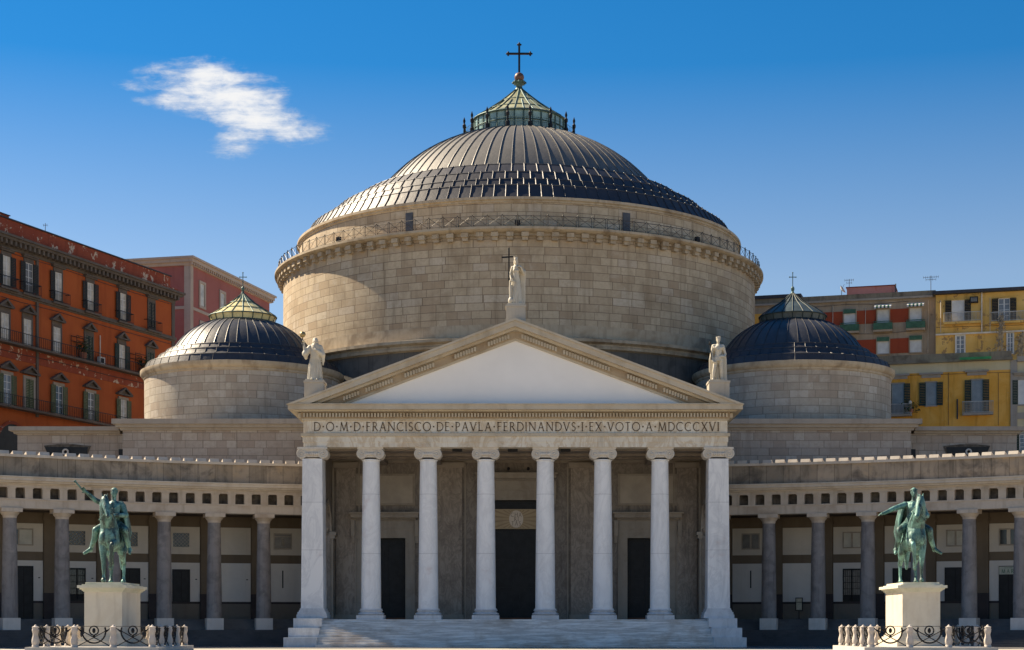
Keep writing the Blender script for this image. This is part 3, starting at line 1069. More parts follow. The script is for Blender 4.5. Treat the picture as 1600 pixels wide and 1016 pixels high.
# side walls with arches, ceiling beams
for sx in (-1, 1):
    xf = lambda p, sx=sx: Vector((p.x * sx, p.y, p.z))
    mb = MB(xf).mat('porch')
    y0, y1, zs, ra = 125.6, 129.6, 8.6, 2.0
    mb.box(14.05, 14.95, 124.0, y0, FL, 14.22)
    mb.box(14.05, 14.95, y1, 131.0, FL, 14.22)
    yc = (y0 + y1) / 2
    n = 14
    for i in range(n):
        a0, a1 = pi - pi * i / n, pi - pi * (i + 1) / n
        p = [(yc + ra * cos(a0), zs + ra * sin(a0)), (yc + ra * cos(a1), zs + ra * sin(a1))]
        v = [(14.05, p[0][0], p[0][1]), (14.05, p[1][0], p[1][1]), (14.05, p[1][0], 14.22), (14.05, p[0][0], 14.22),
             (14.95, p[0][0], p[0][1]), (14.95, p[1][0], p[1][1]), (14.95, p[1][0], 14.22), (14.95, p[0][0], 14.22)]
        mb.add(v, [(0, 1, 2, 3), (7, 6, 5, 4), (0, 4, 5, 1)])
    sw = part('side_wall', mb, church)
    mb = MB(xf).mat('porchtrim')
    for ya, yb in ((124.5, y0 - .1), (y1 + .1, 130.7)):
        mb.box(13.85, 14.05, ya, yb, FL, 8.1)
        mb.box(13.72, 14.05, ya - .1, yb + .1, 8.1, 8.35)
        mb.box(13.62, 14.05, ya - .18, yb + .18, 8.35, 8.6)
    n = 16
    for i in range(n):
        a0, a1 = pi * i / n, pi * (i + 1) / n
        r0, r1 = ra + .0, ra + .32
        q = [(yc + r0 * cos(a0), zs + r0 * sin(a0)), (yc + r1 * cos(a0), zs + r1 * sin(a0)), (yc + r1 * cos(a1), zs + r1 * sin(a1)), (yc + r0 * cos(a1), zs + r0 * sin(a1))]
        v = [(13.95, *p) for p in q] + [(14.05, *p) for p in q]
        mb.add(v, [(0, 1, 2, 3), (0, 4, 5, 1), (1, 5, 6, 2), (2, 6, 7, 3), (3, 7, 4, 0)])
    part('arch_moulding', mb, sw)
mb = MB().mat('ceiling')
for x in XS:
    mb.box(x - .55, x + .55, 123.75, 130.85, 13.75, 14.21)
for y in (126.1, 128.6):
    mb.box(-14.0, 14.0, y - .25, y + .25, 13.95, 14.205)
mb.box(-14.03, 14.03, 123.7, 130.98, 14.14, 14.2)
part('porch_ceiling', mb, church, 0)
mb = MB().mat('iron')
for x in (-4.2, -.2, 3.6):
    mb.box(x - .35, x + .35, 123.2, 123.5, 14.02, 14.2)
for c in (-1.9, -.6, .9, 2.0):
    mb.ball((c, BW - .9, 13.42), .13, 8, 6)
part('porch_spotlights', mb, church)

# body of the church behind the portico
mb = MB().mat('parapet')
mb.box(-31.25, -15.003, 136.0, 172, 0, 17.0)
mb.box(15.003, 31.25, 136.0, 172, 0, 17.0)
mb.box(-15.0, 15.0, 136.1, 172, 0, 17.1)
body = part('body_wall', mb, church)
for sx in (-1, 1):
    mb = MB().mat('greytrim')
    a, b_ = sorted((sx * 15.3, sx * 31.45))
    mb.box(a, b_, 135.85, 172, 17.0, 17.2)
    a, b_ = sorted((sx * 15.3, sx * 31.75))
    mb.box(a, b_, 135.6, 172, 17.2, 17.45)
    a, b_ = sorted((sx * 15.3, sx * 32.0))
    mb.box(a, b_, 135.35, 172.2, 17.45, 17.85)
    part('body_cornice', mb, body)
for sx in (-1, 1):
    xf = lambda p, sx=sx: Vector((p.x * sx, p.y, p.z))
    mb = MB(xf).mat('parapet').box(31.25, 40.2, 138.0, 160, 0, 16.95)
    sw = part('side_wing', mb, church)
    mb = MB(xf).mat('greytrim').box(31.9, 40.45, 137.75, 160, 16.95, 17.15)
    mb.box(31.9, 40.75, 137.4, 160, 17.15, 17.48)
    part('wing_cornice', mb, sw)
    mb = MB(xf).mat('hole')
    zt, zb_ = PZ(694.5, 138), PZ(712, 138)
    mb.prism([(34.6, zb_), (37.7, zb_), (38.05, zt - .12), (36.9, zt), (35.6, zt), (34.3, zt - .14)], 137.9, 138.0)
    mb.mat('blackdoor').prism([(34.6, zb_), (37.7, zb_), (37.95, zt - .22), (34.5, zt - .24)], 137.86, 137.9)
    part('wall_recess', mb, sw)
    mb = MB(xf).mat('kerb')
    cxx, czz = 36.25, PZ(706, 137.6)
    mb.tube([(cxx + .2 * cos(a), 137.7, czz + .2 * sin(a)) for a in [2 * pi * k / 16 for k in range(16)]], .075, 6, True)
    part('round_boss', mb, sw)
    part('small_opening', MB(xf).mat('blackdoor').box(31.7, 32.05, 137.96, 138.0, 14.9, PZ(702, 138)), sw)

# rotunda
prof = [(23.1, 16.9), (23.1, 24.55)]
dr = part('rotunda_wall', MB().mat('drum').lathe([(22.47, 26.55), (22.47, 33.95)], 160, DC, cap=False), church)
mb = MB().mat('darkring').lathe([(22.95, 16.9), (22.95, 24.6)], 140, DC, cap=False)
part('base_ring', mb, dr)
mb = MB().mat('trim').lathe([(22.95, 24.45), (23.25, 24.55), (23.3, 24.75), (23.15, 24.8), (23.15, 24.95), (23.5, 25.1), (23.5, 25.35), (22.75, 25.5), (22.5, 25.55), (22.5, 26.55)], 140, DC, cap=False)
part('base_moulding', mb, dr)
mb = MB().mat('trim').lathe([(22.47, 33.9), (22.62, 33.92), (22.62, 34.12), (22.9, 34.16), (23.12, 34.24), (23.28, 34.36), (23.28, 34.54), (23.1, 34.58), (20.8, 34.6)], 160, DC, cap=False)
part('rotunda_cornice', mb, dr)
NB = 114
crb = MB().mat('trim').box(-.30, .30, -23.02, -22.4, 33.78, 34.14).box(-.24, .24, -22.86, -22.4, 33.5, 33.78).mesh('corbel', 0)
for k in range(-32, 32):
    o = bpy.data.objects.new('corbel', crb)
    COL.objects.link(o)
    o.location, o.rotation_euler = (DC[0], DC[1], 0), (0, 0, 2 * pi * (k + .5) / NB)
    hang(o, dr)
mb = MB().mat('railiron')
for k in range(NB):
    a = 2 * pi * k / NB
    mb.xf = lambda p, a=a: Vector((DC[0] + p.y * sin(a) + p.x * cos(a), DC[1] - p.y * cos(a) + p.x * sin(a), p.z))
    L = 2 * 22.9 * math.tan(pi / NB)
    for q in (-.07, .07):
        mb.bar((q, 22.9, 34.55), (q, 22.9, 35.52), .026)
    mb.bar((.07, 22.9, 35.48), (L - .07, 22.9 + .0, 35.48), .026)
    mb.bar((.07, 22.9, 34.72), (L - .07, 22.9, 34.72), .02)
    mb.bar((.07, 22.9, 34.72), (L - .07, 22.9, 35.48), .018)
    mb.bar((.07, 22.9, 35.48), (L - .07, 22.9, 34.72), .018)
    mb.ball((0, 22.9, 35.56), .06, 6, 4)
part('railing', mb, dr, 0)
for a in (-43.2, 0, 43.2):
    a = R(a)
    mb = MB(lambda p, a=a: Vector((DC[0] + p.y * sin(a) + p.x * cos(a), DC[1] - p.y * cos(a) + p.x * sin(a), p.z))).mat('iron')
    mb.box(-.22, .22, 22.55, 22.8, 34.75, 35.15)
    mb.box(-.04, .04, 22.6, 22.7, 34.55, 34.75)
    part('floodlight', mb, dr)
at = part('attic_wall', MB().mat('drum').lathe([(20.92, 34.5), (20.92, 37.2)], 150, DC, cap=False), church)
mb = MB().mat('trim').lathe([(20.92, 37.05), (21.02, 37.1), (21.02, 37.22), (21.18, 37.3), (21.18, 37.52), (20.6, 37.62), (20.0, 37.7)], 150, DC, cap=False)
part('attic_cornice', mb, at)
for a in (-26.2, 26.2):
    a = R(a)
    mb = MB(lambda p, a=a: Vector((DC[0] + p.y * sin(a) + p.x * cos(a), DC[1] - p.y * cos(a) + p.x * sin(a), p.z))).mat('slate')
    mb.box(-.36, .36, 20.7, 20.98, 34.6, 36.7)
    mb.box(-.30, .30, 20.7, 21.0, 34.7, 36.6)
    part('attic_door', mb, at)


def arcpts(p, q, s, n):
    p, q = Vector(p), Vector(q)
    d = q - p
    nr = Vector((-d.y, d.x)).normalized()
    if nr.y < 0:
        nr = -nr
    return [tuple(p + d * (i / n) + nr * (4 * s * (i / n) * (1 - i / n))) for i in range(n + 1)]


dome = part('dome', MB().mat('lead').lathe(arcpts((14.0, 41.85), (4.7, 48.25), 1.0, 24), 144, DC, cap=False), church)
mb = MB().mat('seam')
up = arcpts((14.0, 41.85), (4.9, 48.2), 1.0, 14)
for k in range(72):
    a = 2 * pi * (k + .5) / 72
    mb.tube([(DC[0] + (r + .01) * sin(a), DC[1] - (r + .01) * cos(a), z + .02) for r, z in up], .042, 5)
part('standing_seams', mb, dome)
low = arcpts((20.45, 37.62), (13.95, 41.9), .5, 40)


def low_at(y):                                              # the course line seen at that height on the dome's front
    for r, z in low:
        if HOR - F * (z - ZC) / (DC[1] - r) <= y:
            return r, z
    return low[-1]


edges = [low[0]] + [low_at(y) for y in (290, 280.5, 270.5)] + [low[-1]]
for i in range(4):
    (r0, z0), (r1, z1) = edges[i], edges[i + 1]
    fl = .16 if i == 0 else .0
    nrm = Vector((z1 - z0, r0 - r1)).normalized()
    e = .13
    q = .42
    pr = [(r0 - .1, z0 - .02), (r0 + .10 + fl, z0 - .02), (r0 + .05 + (r1 - r0) * q * .45 + fl * .2, z0 + (z1 - z0) * .42), (r0 + .04 + (r1 - r0) * q, z0 + (z1 - z0) * .88), (r1 + .08, z1 + .0), (r1 - .1, z1 + .02)]
    mb = MB().mat('tile').lathe(pr, 144, DC, cap=False)
    n = 128 - 12 * i
    for k in range(n):
        a = 2 * pi * (k + .5 * (i % 2)) / n
        pp = [pr[1], pr[2], pr[3]]
        mb.tube([(DC[0] + (r + .02) * sin(a), DC[1] - (r + .02) * cos(a), z + .02) for r, z in pp], .045, 4)
        mb.mat('seam')
        r, z = pr[3]
        mb.ball((DC[0] + r * sin(a), DC[1] - r * cos(a), z + .03), .075, 6, 4)  # pale caps added at the seam ends, standing in for sun glints
        mb.mat('tile')
    mb.mat('seamdark')
    r, z = pr[3]
    mb.tube([(DC[0] + (r + .0) * sin(2 * pi * k / 144), DC[1] - r * cos(2 * pi * k / 144), z) for k in range(144)], .045, 5, True)
    part('tile_course', mb, dome)

# lantern on the dome
mb = MB().mat('glassgreen').lathe([(4.38, 48.1), (4.38, 49.95)], 64, DC, cap=False)
lan = part('lantern', mb, church)
roofp = [(4.5, 49.95), (3.3, 50.72), (2.2, 51.5), (1.2, 52.3), (.4, 53.0)]
part('lantern_roof', MB().mat('glassroof').lathe(roofp, 48, DC, cap=False), lan)
mb = MB().mat('verdigris')
for r, z, t in ((4.42, 48.25, .09), (4.42, 49.05, .05), (4.48, 49.92, .1), (3.3, 50.75, .045), (1.9, 51.75, .04)):
    mb.tube([(DC[0] + r * sin(2 * pi * k / 48), DC[1] - r * cos(2 * pi * k / 48), z) for k in range(48)], t, 5, True)
for k in range(32):
    a = 2 * pi * (k + .5) / 32
    mb.bar((DC[0] + 4.42 * sin(a), DC[1] - 4.42 * cos(a), 48.1), (DC[0] + 4.42 * sin(a), DC[1] - 4.42 * cos(a), 49.95), .05 if k % 2 else .075)
for k in range(32):
    a = 2 * pi * (k + .5) / 32
    mb.tube([(DC[0] + (r + .03) * sin(a), DC[1] - (r + .03) * cos(a), z + .03) for r, z in (roofp if k % 2 else roofp[:3])], .045, 4)
part('lantern_frame', mb, lan)
mb = MB().mat('verdigris')
for k in range(16):
    a = 2 * pi * (k + .5) / 16
    x, y = DC[0] + 5.35 * sin(a), DC[1] - 5.35 * cos(a)
    mb.mat('iron').lathe([(.2, 47.7), (.2, 48.5), (.11, 48.58), (.09, 49.0), (.16, 49.1), (.17, 49.35), (.07, 49.5), (.13, 49.75), (.02, 50.1)], 8, (x, y))
    mb.mat('verdigris')
    a2 = a + 2 * pi / 16
    x2, y2 = DC[0] + 5.35 * sin(a2), DC[1] - 5.35 * cos(a2)
    for z in (48.55, 48.95):
        mb.bar((x, y, z), (x2, y2, z), .02)
    for q in range(1, 5):
        xx, yy = x + (x2 - x) * q / 5, y + (y2 - y) * q / 5
        mb.bar((xx, yy, 47.9), (xx, yy, 48.95), .015)
part('lantern_balustrade', mb, lan)


def make_cross(mb, x, y, z0, h, w, t, armz):
    mb.bar((x, y, z0), (x, y, z0 + h), t, 6)
    mb.bar((x - w, y, z0 + armz), (x + w, y, z0 + armz), t, 6)
    for q in ((x - w, z0 + armz), (x + w, z0 + armz), (x, z0 + h)):
        mb.ball((q[0], y, q[1]), t * 1.35, 8, 6)
        for dx, dz in ((0, 1), (0, -1), (1, 0), (-1, 0)):
            mb.ball((q[0] + dx * t * 1.25, y, q[1] + dz * t * 1.25), t * .8, 6, 5)
    return mb


mb = MB().mat('verdigris').lathe([(.5, 52.85), (.42, 53.1), (.28, 53.3), (.34, 53.5), (.55, 53.72), (.60, 53.84), (.3, 53.9)], 16, DC)
for k in range(8):
    a = 2 * pi * k / 8
    mb.ball((DC[0] + .58 * sin(a), DC[1] - .58 * cos(a), 53.72), .13, 6, 5)
mb.mat('ball').ball((DC[0], DC[1], 54.25), .47, 16, 12)
mb.mat('iron')
make_cross(mb, DC[0], DC[1], 54.6, 2.8, 1.06, .115, 1.93)
part('dome_cross', mb, church)

# the two small domes
for sx in (-1, 1):
    c = (sx * 23.4, 146.0)
    ch = part('side_chapel', MB().mat('ashlar').lathe([(8.2, 17.0), (8.2, 22.25)], 96, c, cap=False), church)
    mb = MB().mat('trim').lathe([(8.2, 22.1), (8.28, 22.15), (8.28, 22.3), (8.42, 22.38), (8.55, 22.6), (8.55, 22.84), (7.9, 22.95)], 96, c, cap=False)
    mb.lathe([(8.5, 17.2), (8.5, 18.0), (8.2, 18.1)], 96, c, cap=False)
    part('chapel_cornice', mb, ch)
    pr = [(8.25, 22.86), (8.2, 23.0), (8.02, 23.45), (7.4, 23.62), (7.3, 23.72), (7.12, 24.08), (6.72, 24.18), (6.62, 24.28), (6.46, 24.56), (6.0, 24.64)]
    mb = MB().mat('tile').lathe(pr, 96, c, cap=False)
    for k in range(48):
        a = 2 * pi * k / 48
        mb.tube([(c[0] + (r + .01) * sin(a), c[1] - (r + .01) * cos(a), z + .01) for r, z in pr[:-1]], .02, 4)
    mb.mat('seamdark')
    for r, z in ((8.02, 23.46), (7.12, 24.09), (6.46, 24.57)):
        mb.tube([(c[0] + r * sin(2 * pi * k / 72), c[1] - r * cos(2 * pi * k / 72), z) for k in range(72)], .03, 5, True)
    part('lead_skirt', mb, ch)
    up = arcpts((6.0, 24.6), (2.5, 27.3), .45, 12)
    part('chapel_dome', MB().mat('leadsmall').lathe(up, 80, c, cap=False), ch)
    mb = MB().mat('seam' if sx < 0 else 'tile')
    for k in range(40):
        a = 2 * pi * (k + .5) / 40
        mb.tube([(c[0] + (r + .015) * sin(a), c[1] - (r + .015) * cos(a), z + .02) for r, z in up], .03, 5)
    part('chapel_seams', mb, ch)
    gm, rp = ('glassyellow', [(2.85, 27.78), (2.0, 28.32), (1.1, 28.9), (.16, 29.7)]) if sx < 0 else ('glassteal', [(2.85, 27.78), (2.0, 28.4), (1.1, 28.95), (.16, 29.75)])
    mb = MB().mat(gm).lathe([(2.62, 27.22), (2.78, 27.76)], 40, c, cap=False).lathe(rp, 40, c, cap=False)
    part('chapel_lantern', mb, ch)
    mb = MB().mat('verdigris' if sx < 0 else 'darkverd')
    for r, z, t in ((2.66, 27.24, .06), (2.85, 27.76, .05), (2.0, 28.36, .03), (1.1, 28.95, .03)):
        mb.tube([(c[0] + r * sin(2 * pi * k / 40), c[1] - r * cos(2 * pi * k / 40), z) for k in range(40)], t, 5, True)
    for k in range(20):
        a = 2 * pi * (k + .5) / 20
        mb.tube([(c[0] + (r + .02) * sin(a), c[1] - (r + .02) * cos(a), z + .02) for r, z in [(2.62, 27.2)] + rp], .035, 4)
    part('chapel_lantern_frame', mb, ch)
    mb = MB().mat('verdigris').lathe([(.2, 29.6), (.16, 29.8), (.09, 29.95), (.15, 30.1), (.15, 30.25), (.05, 30.4)], 10, c)
    make_cross(mb, c[0], c[1], 30.3, 1.25, .27, .035, .88)
    part('chapel_cross', mb, ch)

# ------------------------------------------------------------------ the two curved colonnades
AC = (0.0, 58.8)                                            # centre of the piazza's curve
RC, RW = 73.3, 77.7


def rect(r0, r1, z0, z1):
    return [(r0, z0), (r0, z1), (r1, z1), (r1, z0)]


def th_of(x, r):                                            # angle on the curve of radius r that lies under column x of the photograph
    best = min(range(-4400, 4401), key=lambda k: abs(CX + F * (r * sin(R(k / 100)) - XC) / (AC[1] + r * cos(R(k / 100))) - x))
    return R(best / 100)


def radial(a):
    return lambda p: Vector((AC[0] + p.y * sin(a) + p.x * cos(a), AC[1] + p.y * cos(a) - p.x * sin(a), p.z))


DTH = 2.89
TH = [12.2 + DTH * k for k in range(9)]
A0, A1 = 11.6, 36.8

BAYS = {
    -1: {0: ('greywin', 'slit'), 1: ('blank', 'blankdoor'), 2: ('lattice', 'dark'), 3: ('lattice', 'darkwide'), 4: ('lattice', 'gate'), 5: ('halfopen', 'tall'), 6: ('blank', 'blankdoor'), 7: ('lattice', 'dark')},
    1: {0: ('greywin2', 'slit'), 1: ('blank', 'blankdoor'), 2: ('palewin', 'barred'), 3: ('palewin', 'darkwide'), 4: ('palewin', 'darkwide'), 5: ('twoslit', 'signdoor'), 6: ('lattice', 'dark'), 7: ('blank', 'blankdoor')},
}
for sx, side in ((-1, 'left'), (1, 'right')):
    a0, a1 = (R(A0), R(A1)) if sx > 0 else (R(-A1), R(-A0))
    col = thing('colonnade', 'curved stone colonnade with grey columns on the %s of the portico' % side, 'colonnade',
                (sx * 30, 125, 0), 0, 'curved colonnades flanking the portico')
    # steps
    mb = MB().mat('basaltstep')
    for k in range(7):
        mb.arc(rect(70.3 + .32 * k, 78.3, .171 * k, .171 * (k + 1)), AC, a0, a1)
    part('dark_steps', mb, col, 0)
    mb = MB().mat('greystep')
    for k in range(5):
        mb.arc(rect(73.75 + .3 * k, 78.3, 1.2 + .16 * k, 1.2 + .16 * (k + 1)), AC, a0, a1)
    part('gallery_steps', mb, col, 0)
    # columns
    first = None
    for k, t in enumerate(TH):
        a = sx * R(t)
        cx, cy = RC * sin(a), AC[1] + RC * cos(a)
        mb = MB().mat('basaltcol')
        zz = [2.05, 3.9, 5.7, 7.5, 9.32]
        for q in range(4):
            pr = []
            for j in range(5):
                z = zz[q] + (zz[q + 1] - zz[q]) * j / 4
                tt = (z - 2.05) / 7.3
                pr.append((.575 - .105 * tt ** 1.4, z + (.012 if j == 0 else -.012 if j == 4 else 0)))
            mb.lathe(pr, 28, (0, 0), cap=False)
            if q < 3:
                mb.lathe([(pr[-1][0] - .02, zz[q + 1] - .02), (pr[-1][0] - .02, zz[q + 1] + .02)], 28, (0, 0), cap=False)
        o = part('column', mb, None)
        o.location, o.rotation_euler = (cx, cy, 0), (0, 0, -a)
        hang(o, col)
        for nm, mb in (('plinth', MB().mat('plinth').box(-.62, .62, -.62, .62, 1.2, 2.06)),
                       ('capital', MB().mat('frieze').lathe([(.47, 9.2), (.5, 9.3), (.5, 9.36), (.56, 9.42), (.66, 9.56), (.68, 9.62)], 28).box(-.74, .74, -.74, .74, 9.62, 9.9))):
            c = part(nm, mb, None)
            c.parent = o
    # entablature
    ri = 72.75
    e = part('entablature', MB().mat('frieze').arc(rect(ri, 74.1, 9.9, 10.5), AC, a0, a1), col)
    mb = MB().mat('frieze')
    mb.arc(rect(ri - .06, 74.1, 10.5, 10.60), AC, a0, a1)
    mb.arc(rect(ri, 74.1, 11.38, 11.60), AC, a0, a1)
    n = 0
    while True:
        t = 12.2 + DTH / 3 * (n + .5) - DTH / 3
        if t > A1 - .2:
            break
        mb.xf = radial(sx * R(t + DTH / 6))
        mb.box(-.27, .27, ri, 73.6, 10.6, 11.38)
        mb.box(-.33, .33, ri - .05, ri, 11.30, 11.38)
        n += 1
    mb.xf = None
    part('frieze_blocks', mb, e)
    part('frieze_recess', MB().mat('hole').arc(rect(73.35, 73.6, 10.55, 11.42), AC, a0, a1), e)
    mb = MB().mat('coping')
    for r_, z0, z1 in ((ri - .12, 11.60, 11.70), (ri - .42, 11.70, 11.84), (ri - .62, 11.84, 12.06), (ri - .70, 12.06, 12.14)):
        mb.arc(rect(r_, 74.1, z0, z1), AC, a0, a1)
    part('cornice', mb, e)
    at = part('attic_parapet', MB().mat('attic').arc(rect(ri + .1, 74.0, 12.14, 13.55), AC, a0, a1), col)
    mb = MB().mat('coping')
    mb.arc(rect(ri - .06, 74.1, 13.55, 13.74), AC, a0, a1)
    t = A0 + .2
    while t < A1 - .3:
        mb.xf = radial(sx * R(t + .26))
        v = [(x, y, z) for x in (-.34, .34) for y, z in ((ri - .04, 13.74), (74.0, 13.74), (ri + .11, 13.99), (ri - .04, 13.745))]
        mb.mat('coping').add(v, [(3, 7, 6, 2), (0, 4, 7, 3), (2, 6, 5, 1), (0, 3, 2, 1), (4, 5, 6, 7), (0, 1, 5, 4)])
        t += .745
    mb.xf = None
    part('coping_tiles', mb, at, 0)
    part('gallery_ceiling', MB().mat('soffit').arc(rect(74.1, 78.2, 9.95, 10.25), AC, a0, a1), col)
    part('gallery_roof', MB().mat('greytrim').arc(rect(74.0, 78.3, 12.6, 12.8), AC, a0, a1), col)
    # back wall
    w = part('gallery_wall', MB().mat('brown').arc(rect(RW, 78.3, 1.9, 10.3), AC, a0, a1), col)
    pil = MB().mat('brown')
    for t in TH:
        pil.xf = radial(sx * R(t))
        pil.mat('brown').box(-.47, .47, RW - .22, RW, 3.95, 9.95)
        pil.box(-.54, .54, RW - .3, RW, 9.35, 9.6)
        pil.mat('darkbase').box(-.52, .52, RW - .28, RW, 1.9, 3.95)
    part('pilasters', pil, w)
    for k, (upk, dnk) in BAYS[sx].items():
        am = sx * R(TH[k] + DTH / 2)
        X = radial(am)
        hw = 1.43
        mb = MB(X).mat('brownpale').box(-hw, hw, RW - .06, RW, 2.0, 3.2)
        mb.mat('darkbase').box(-hw - .02, hw + .02, RW - .09, RW, 3.2, 3.36)
        part('dado', mb, w)
        part('upper_panel', MB(X).mat('panelup').box(-hw, hw, RW - .07, RW, 7.02, 9.12), w)
        part('lower_panel', MB(X).mat('panel').box(-hw, hw, RW - .07, RW, 3.36, 6.36), w)
        yf = RW - .07
        # windows of the upper row
        zc = 8.1
        if upk == 'blank':
            part('blind_window', MB(X).mat('panelup').frame(-.95, .95, 7.4, 8.75, .07, yf - .03, yf), w)
        else:
            pm = {'greywin': 'greyglass', 'greywin2': 'greyglass', 'lattice': 'darkglass', 'palewin': 'paleglass', 'halfopen': 'paleglass', 'twoslit': 'darkglass'}[upk]
            hx, hz = .62, .54
            wn = part('window', MB(X).mat('frame' if upk != 'lattice' else 'panelup').frame(-hx, hx, zc - hz, zc + hz, .09, yf - .05, yf), w)
            part('pane', MB(X).mat(pm).box(-hx, hx, yf - .02, yf, zc - hz, zc + hz), wn)
            mb = MB(X).mat('lattice')
            if upk == 'lattice':
                for q in range(-4, 5):
                    for s_ in (-1, 1):
                        x0, x1 = q * .28 - hz, q * .28 + hz
                        if s_ < 0:
                            x0, x1 = x1, x0
                        p0, p1 = Vector((x0, zc - hz)), Vector((x1, zc + hz))
                        lo, hi = 0.0, 1.0
                        d = p1.x - p0.x
                        ta, tb = sorted(((-hx - p0.x) / d, (hx - p0.x) / d))
                        lo, hi = max(lo, ta), min(hi, tb)
                        if hi - lo > .03:
                            u, v_ = p0.lerp(p1, lo), p0.lerp(p1, hi)
                            mb.bar((u.x, yf - .05, u.y), (v_.x, yf - .05, v_.y), .017)
                part('lattice', mb, wn)
            elif upk in ('greywin2', 'palewin'):
                mb.mat('frame').box(-.07, .07, yf - .05, yf - .02, zc - hz, zc + hz)
                part('mullion', mb, wn)
            elif upk == 'greywin':
                mb.mat('darkglass').box(-.1, .1, yf - .035, yf - .02, zc - .32, zc + .18)
                mb.mat('frame').box(-hx, hx, yf - .045, yf - .02, zc + .34, zc + .39)
                part('vent', mb, wn)
            elif upk == 'halfopen':
                mb.mat('darkglass').box(-hx, -hx + .22, yf - .035, yf - .02, zc - hz, zc + hz)
                mb.mat('frame').box(-hx + .22, -hx + .32, yf - .05, yf - .02, zc - hz, zc + hz)
                part('open_leaf', mb, wn)
            elif upk == 'twoslit':
                mb.mat('panelup').box(-.13, .13, yf - .06, yf - .02, zc - hz, zc + hz)
                part('mullion', mb, wn)
        # doors of the lower row
        if dnk == 'slit':
            d = part('door', MB(X).mat('panel').frame(-.72, .72, 3.4, 5.85, .05, yf - .025, yf, False), w)
            mb = MB(X).mat('panel').box(-.70, -.015, yf - .02, yf, 3.42, 5.83)
            mb.box(.015, .70, yf - .02, yf, 3.42, 5.83)
            part('door_leaf', mb, d)
            part('dark_slit', MB(X).mat('blackdoor').box(-.05, .05, yf - .03, yf - .02, 4.45, 5.82), d)
        elif dnk == 'blankdoor':
            part('blind_door', MB(X).mat('panel').frame(-1.0, 1.0, 3.4, 5.8, .06, yf - .035, yf, False), w)
        else:
            hx, z0, z1 = {'dark': (.68, 3.36, 5.85), 'darkwide': (.82, 3.36, 5.9), 'gate': (.66, 3.36, 5.85), 'tall': (.72, 2.0, 5.95), 'barred': (.70, 3.36, 5.9), 'signdoor': (.72, 2.0, 5.95)}[dnk]
            d = part('door', MB(X).mat('blackdoor').box(-hx, hx, yf - .05, yf, z0, z1), w)
            if dnk in ('gate', 'barred'):
                part('door_glass', MB(X).mat('greyglass' if dnk == 'barred' else 'darkglass').box(-hx + .08, hx - .08, yf - .055, yf - .05, z0 + .5, z1 - .1), d)
                mb = MB(X).mat('iron')
                for q in range(9):
                    x = -hx + .08 + (2 * hx - .16) * q / 8
                    mb.bar((x, yf - .07, z0 + .1), (x, yf - .07, z1 - .05), .02 if q != 4 else .06)
                for q in range(5):
                    z = z0 + .5 + (z1 - z0 - .6) * q / 4
                    mb.bar((-hx + .05, yf - .07, z), (hx - .05, yf - .07, z), .02)
                part('door_bars', mb, d)
            else:
                mb = MB(X).mat('iron').frame(-hx + .1, -.05, z0 + .15, z1 - .15, .05, yf - .065, yf - .05, False)
                mb.frame(.05, hx - .1, z0 + .15, z1 - .15, .05, yf - .065, yf - .05, False)
                part('door_moulding', mb, d)
            if dnk == 'signdoor':
                s_ = part('door_sign', MB(X).mat('sign').box(-.68, .72, yf - .09, yf - .05, 5.32, 5.9), d)
                mb = MB(X).mat('signink')
                letter_mesh(mb, 'MARI', -.52, .56, 5.40, .30, yf - .09, .008, 1.4)
                mb.box(-.3, .3, yf - .094, yf - .09, 5.78, 5.82)
                part('sign_lettering', mb, d, 0)
        mb = MB(X).mat('iron').box(1.08, 1.22, yf - .05, yf, 5.05, 5.12)
        if dnk != 'slit':
            part('wall_lamp', mb, w)

# notice board on its feet in the right gallery
a = th_of(1248.5, 76.9)
nb = thing('notice_board', 'small dark framed notice board with yellowed sheets in front of a blank white door', 'notice board', (76.9 * sin(a), AC[1] + 76.9 * cos(a), 2.0), -a)
b = MB().mat('iron').frame(-.22, .22, .72, 1.62, .06, -.05, .03)
b.box(-.03, .03, -.03, .03, 0, .68)
b.box(-.2, .2, -.15, .15, 0, .04)


def locals_(o, name, mb, smooth=32):                        # a part modelled in its thing's own frame
    c = part(name, mb, None, smooth)
    c.parent = o
    return c


locals_(nb, 'frame', b)
b = MB().mat('poster').box(-.22, .22, -.03, .0, .72, 1.3).box(-.22, .22, -.03, .0, 1.34, 1.62)
locals_(nb, 'paper_sheet', b)

# ------------------------------------------------------------------ houses
def house_frame(name, label, p, ang, cat='building', group=None):
    return thing(name, label, cat, (p[0], p[1], 0), ang, group)


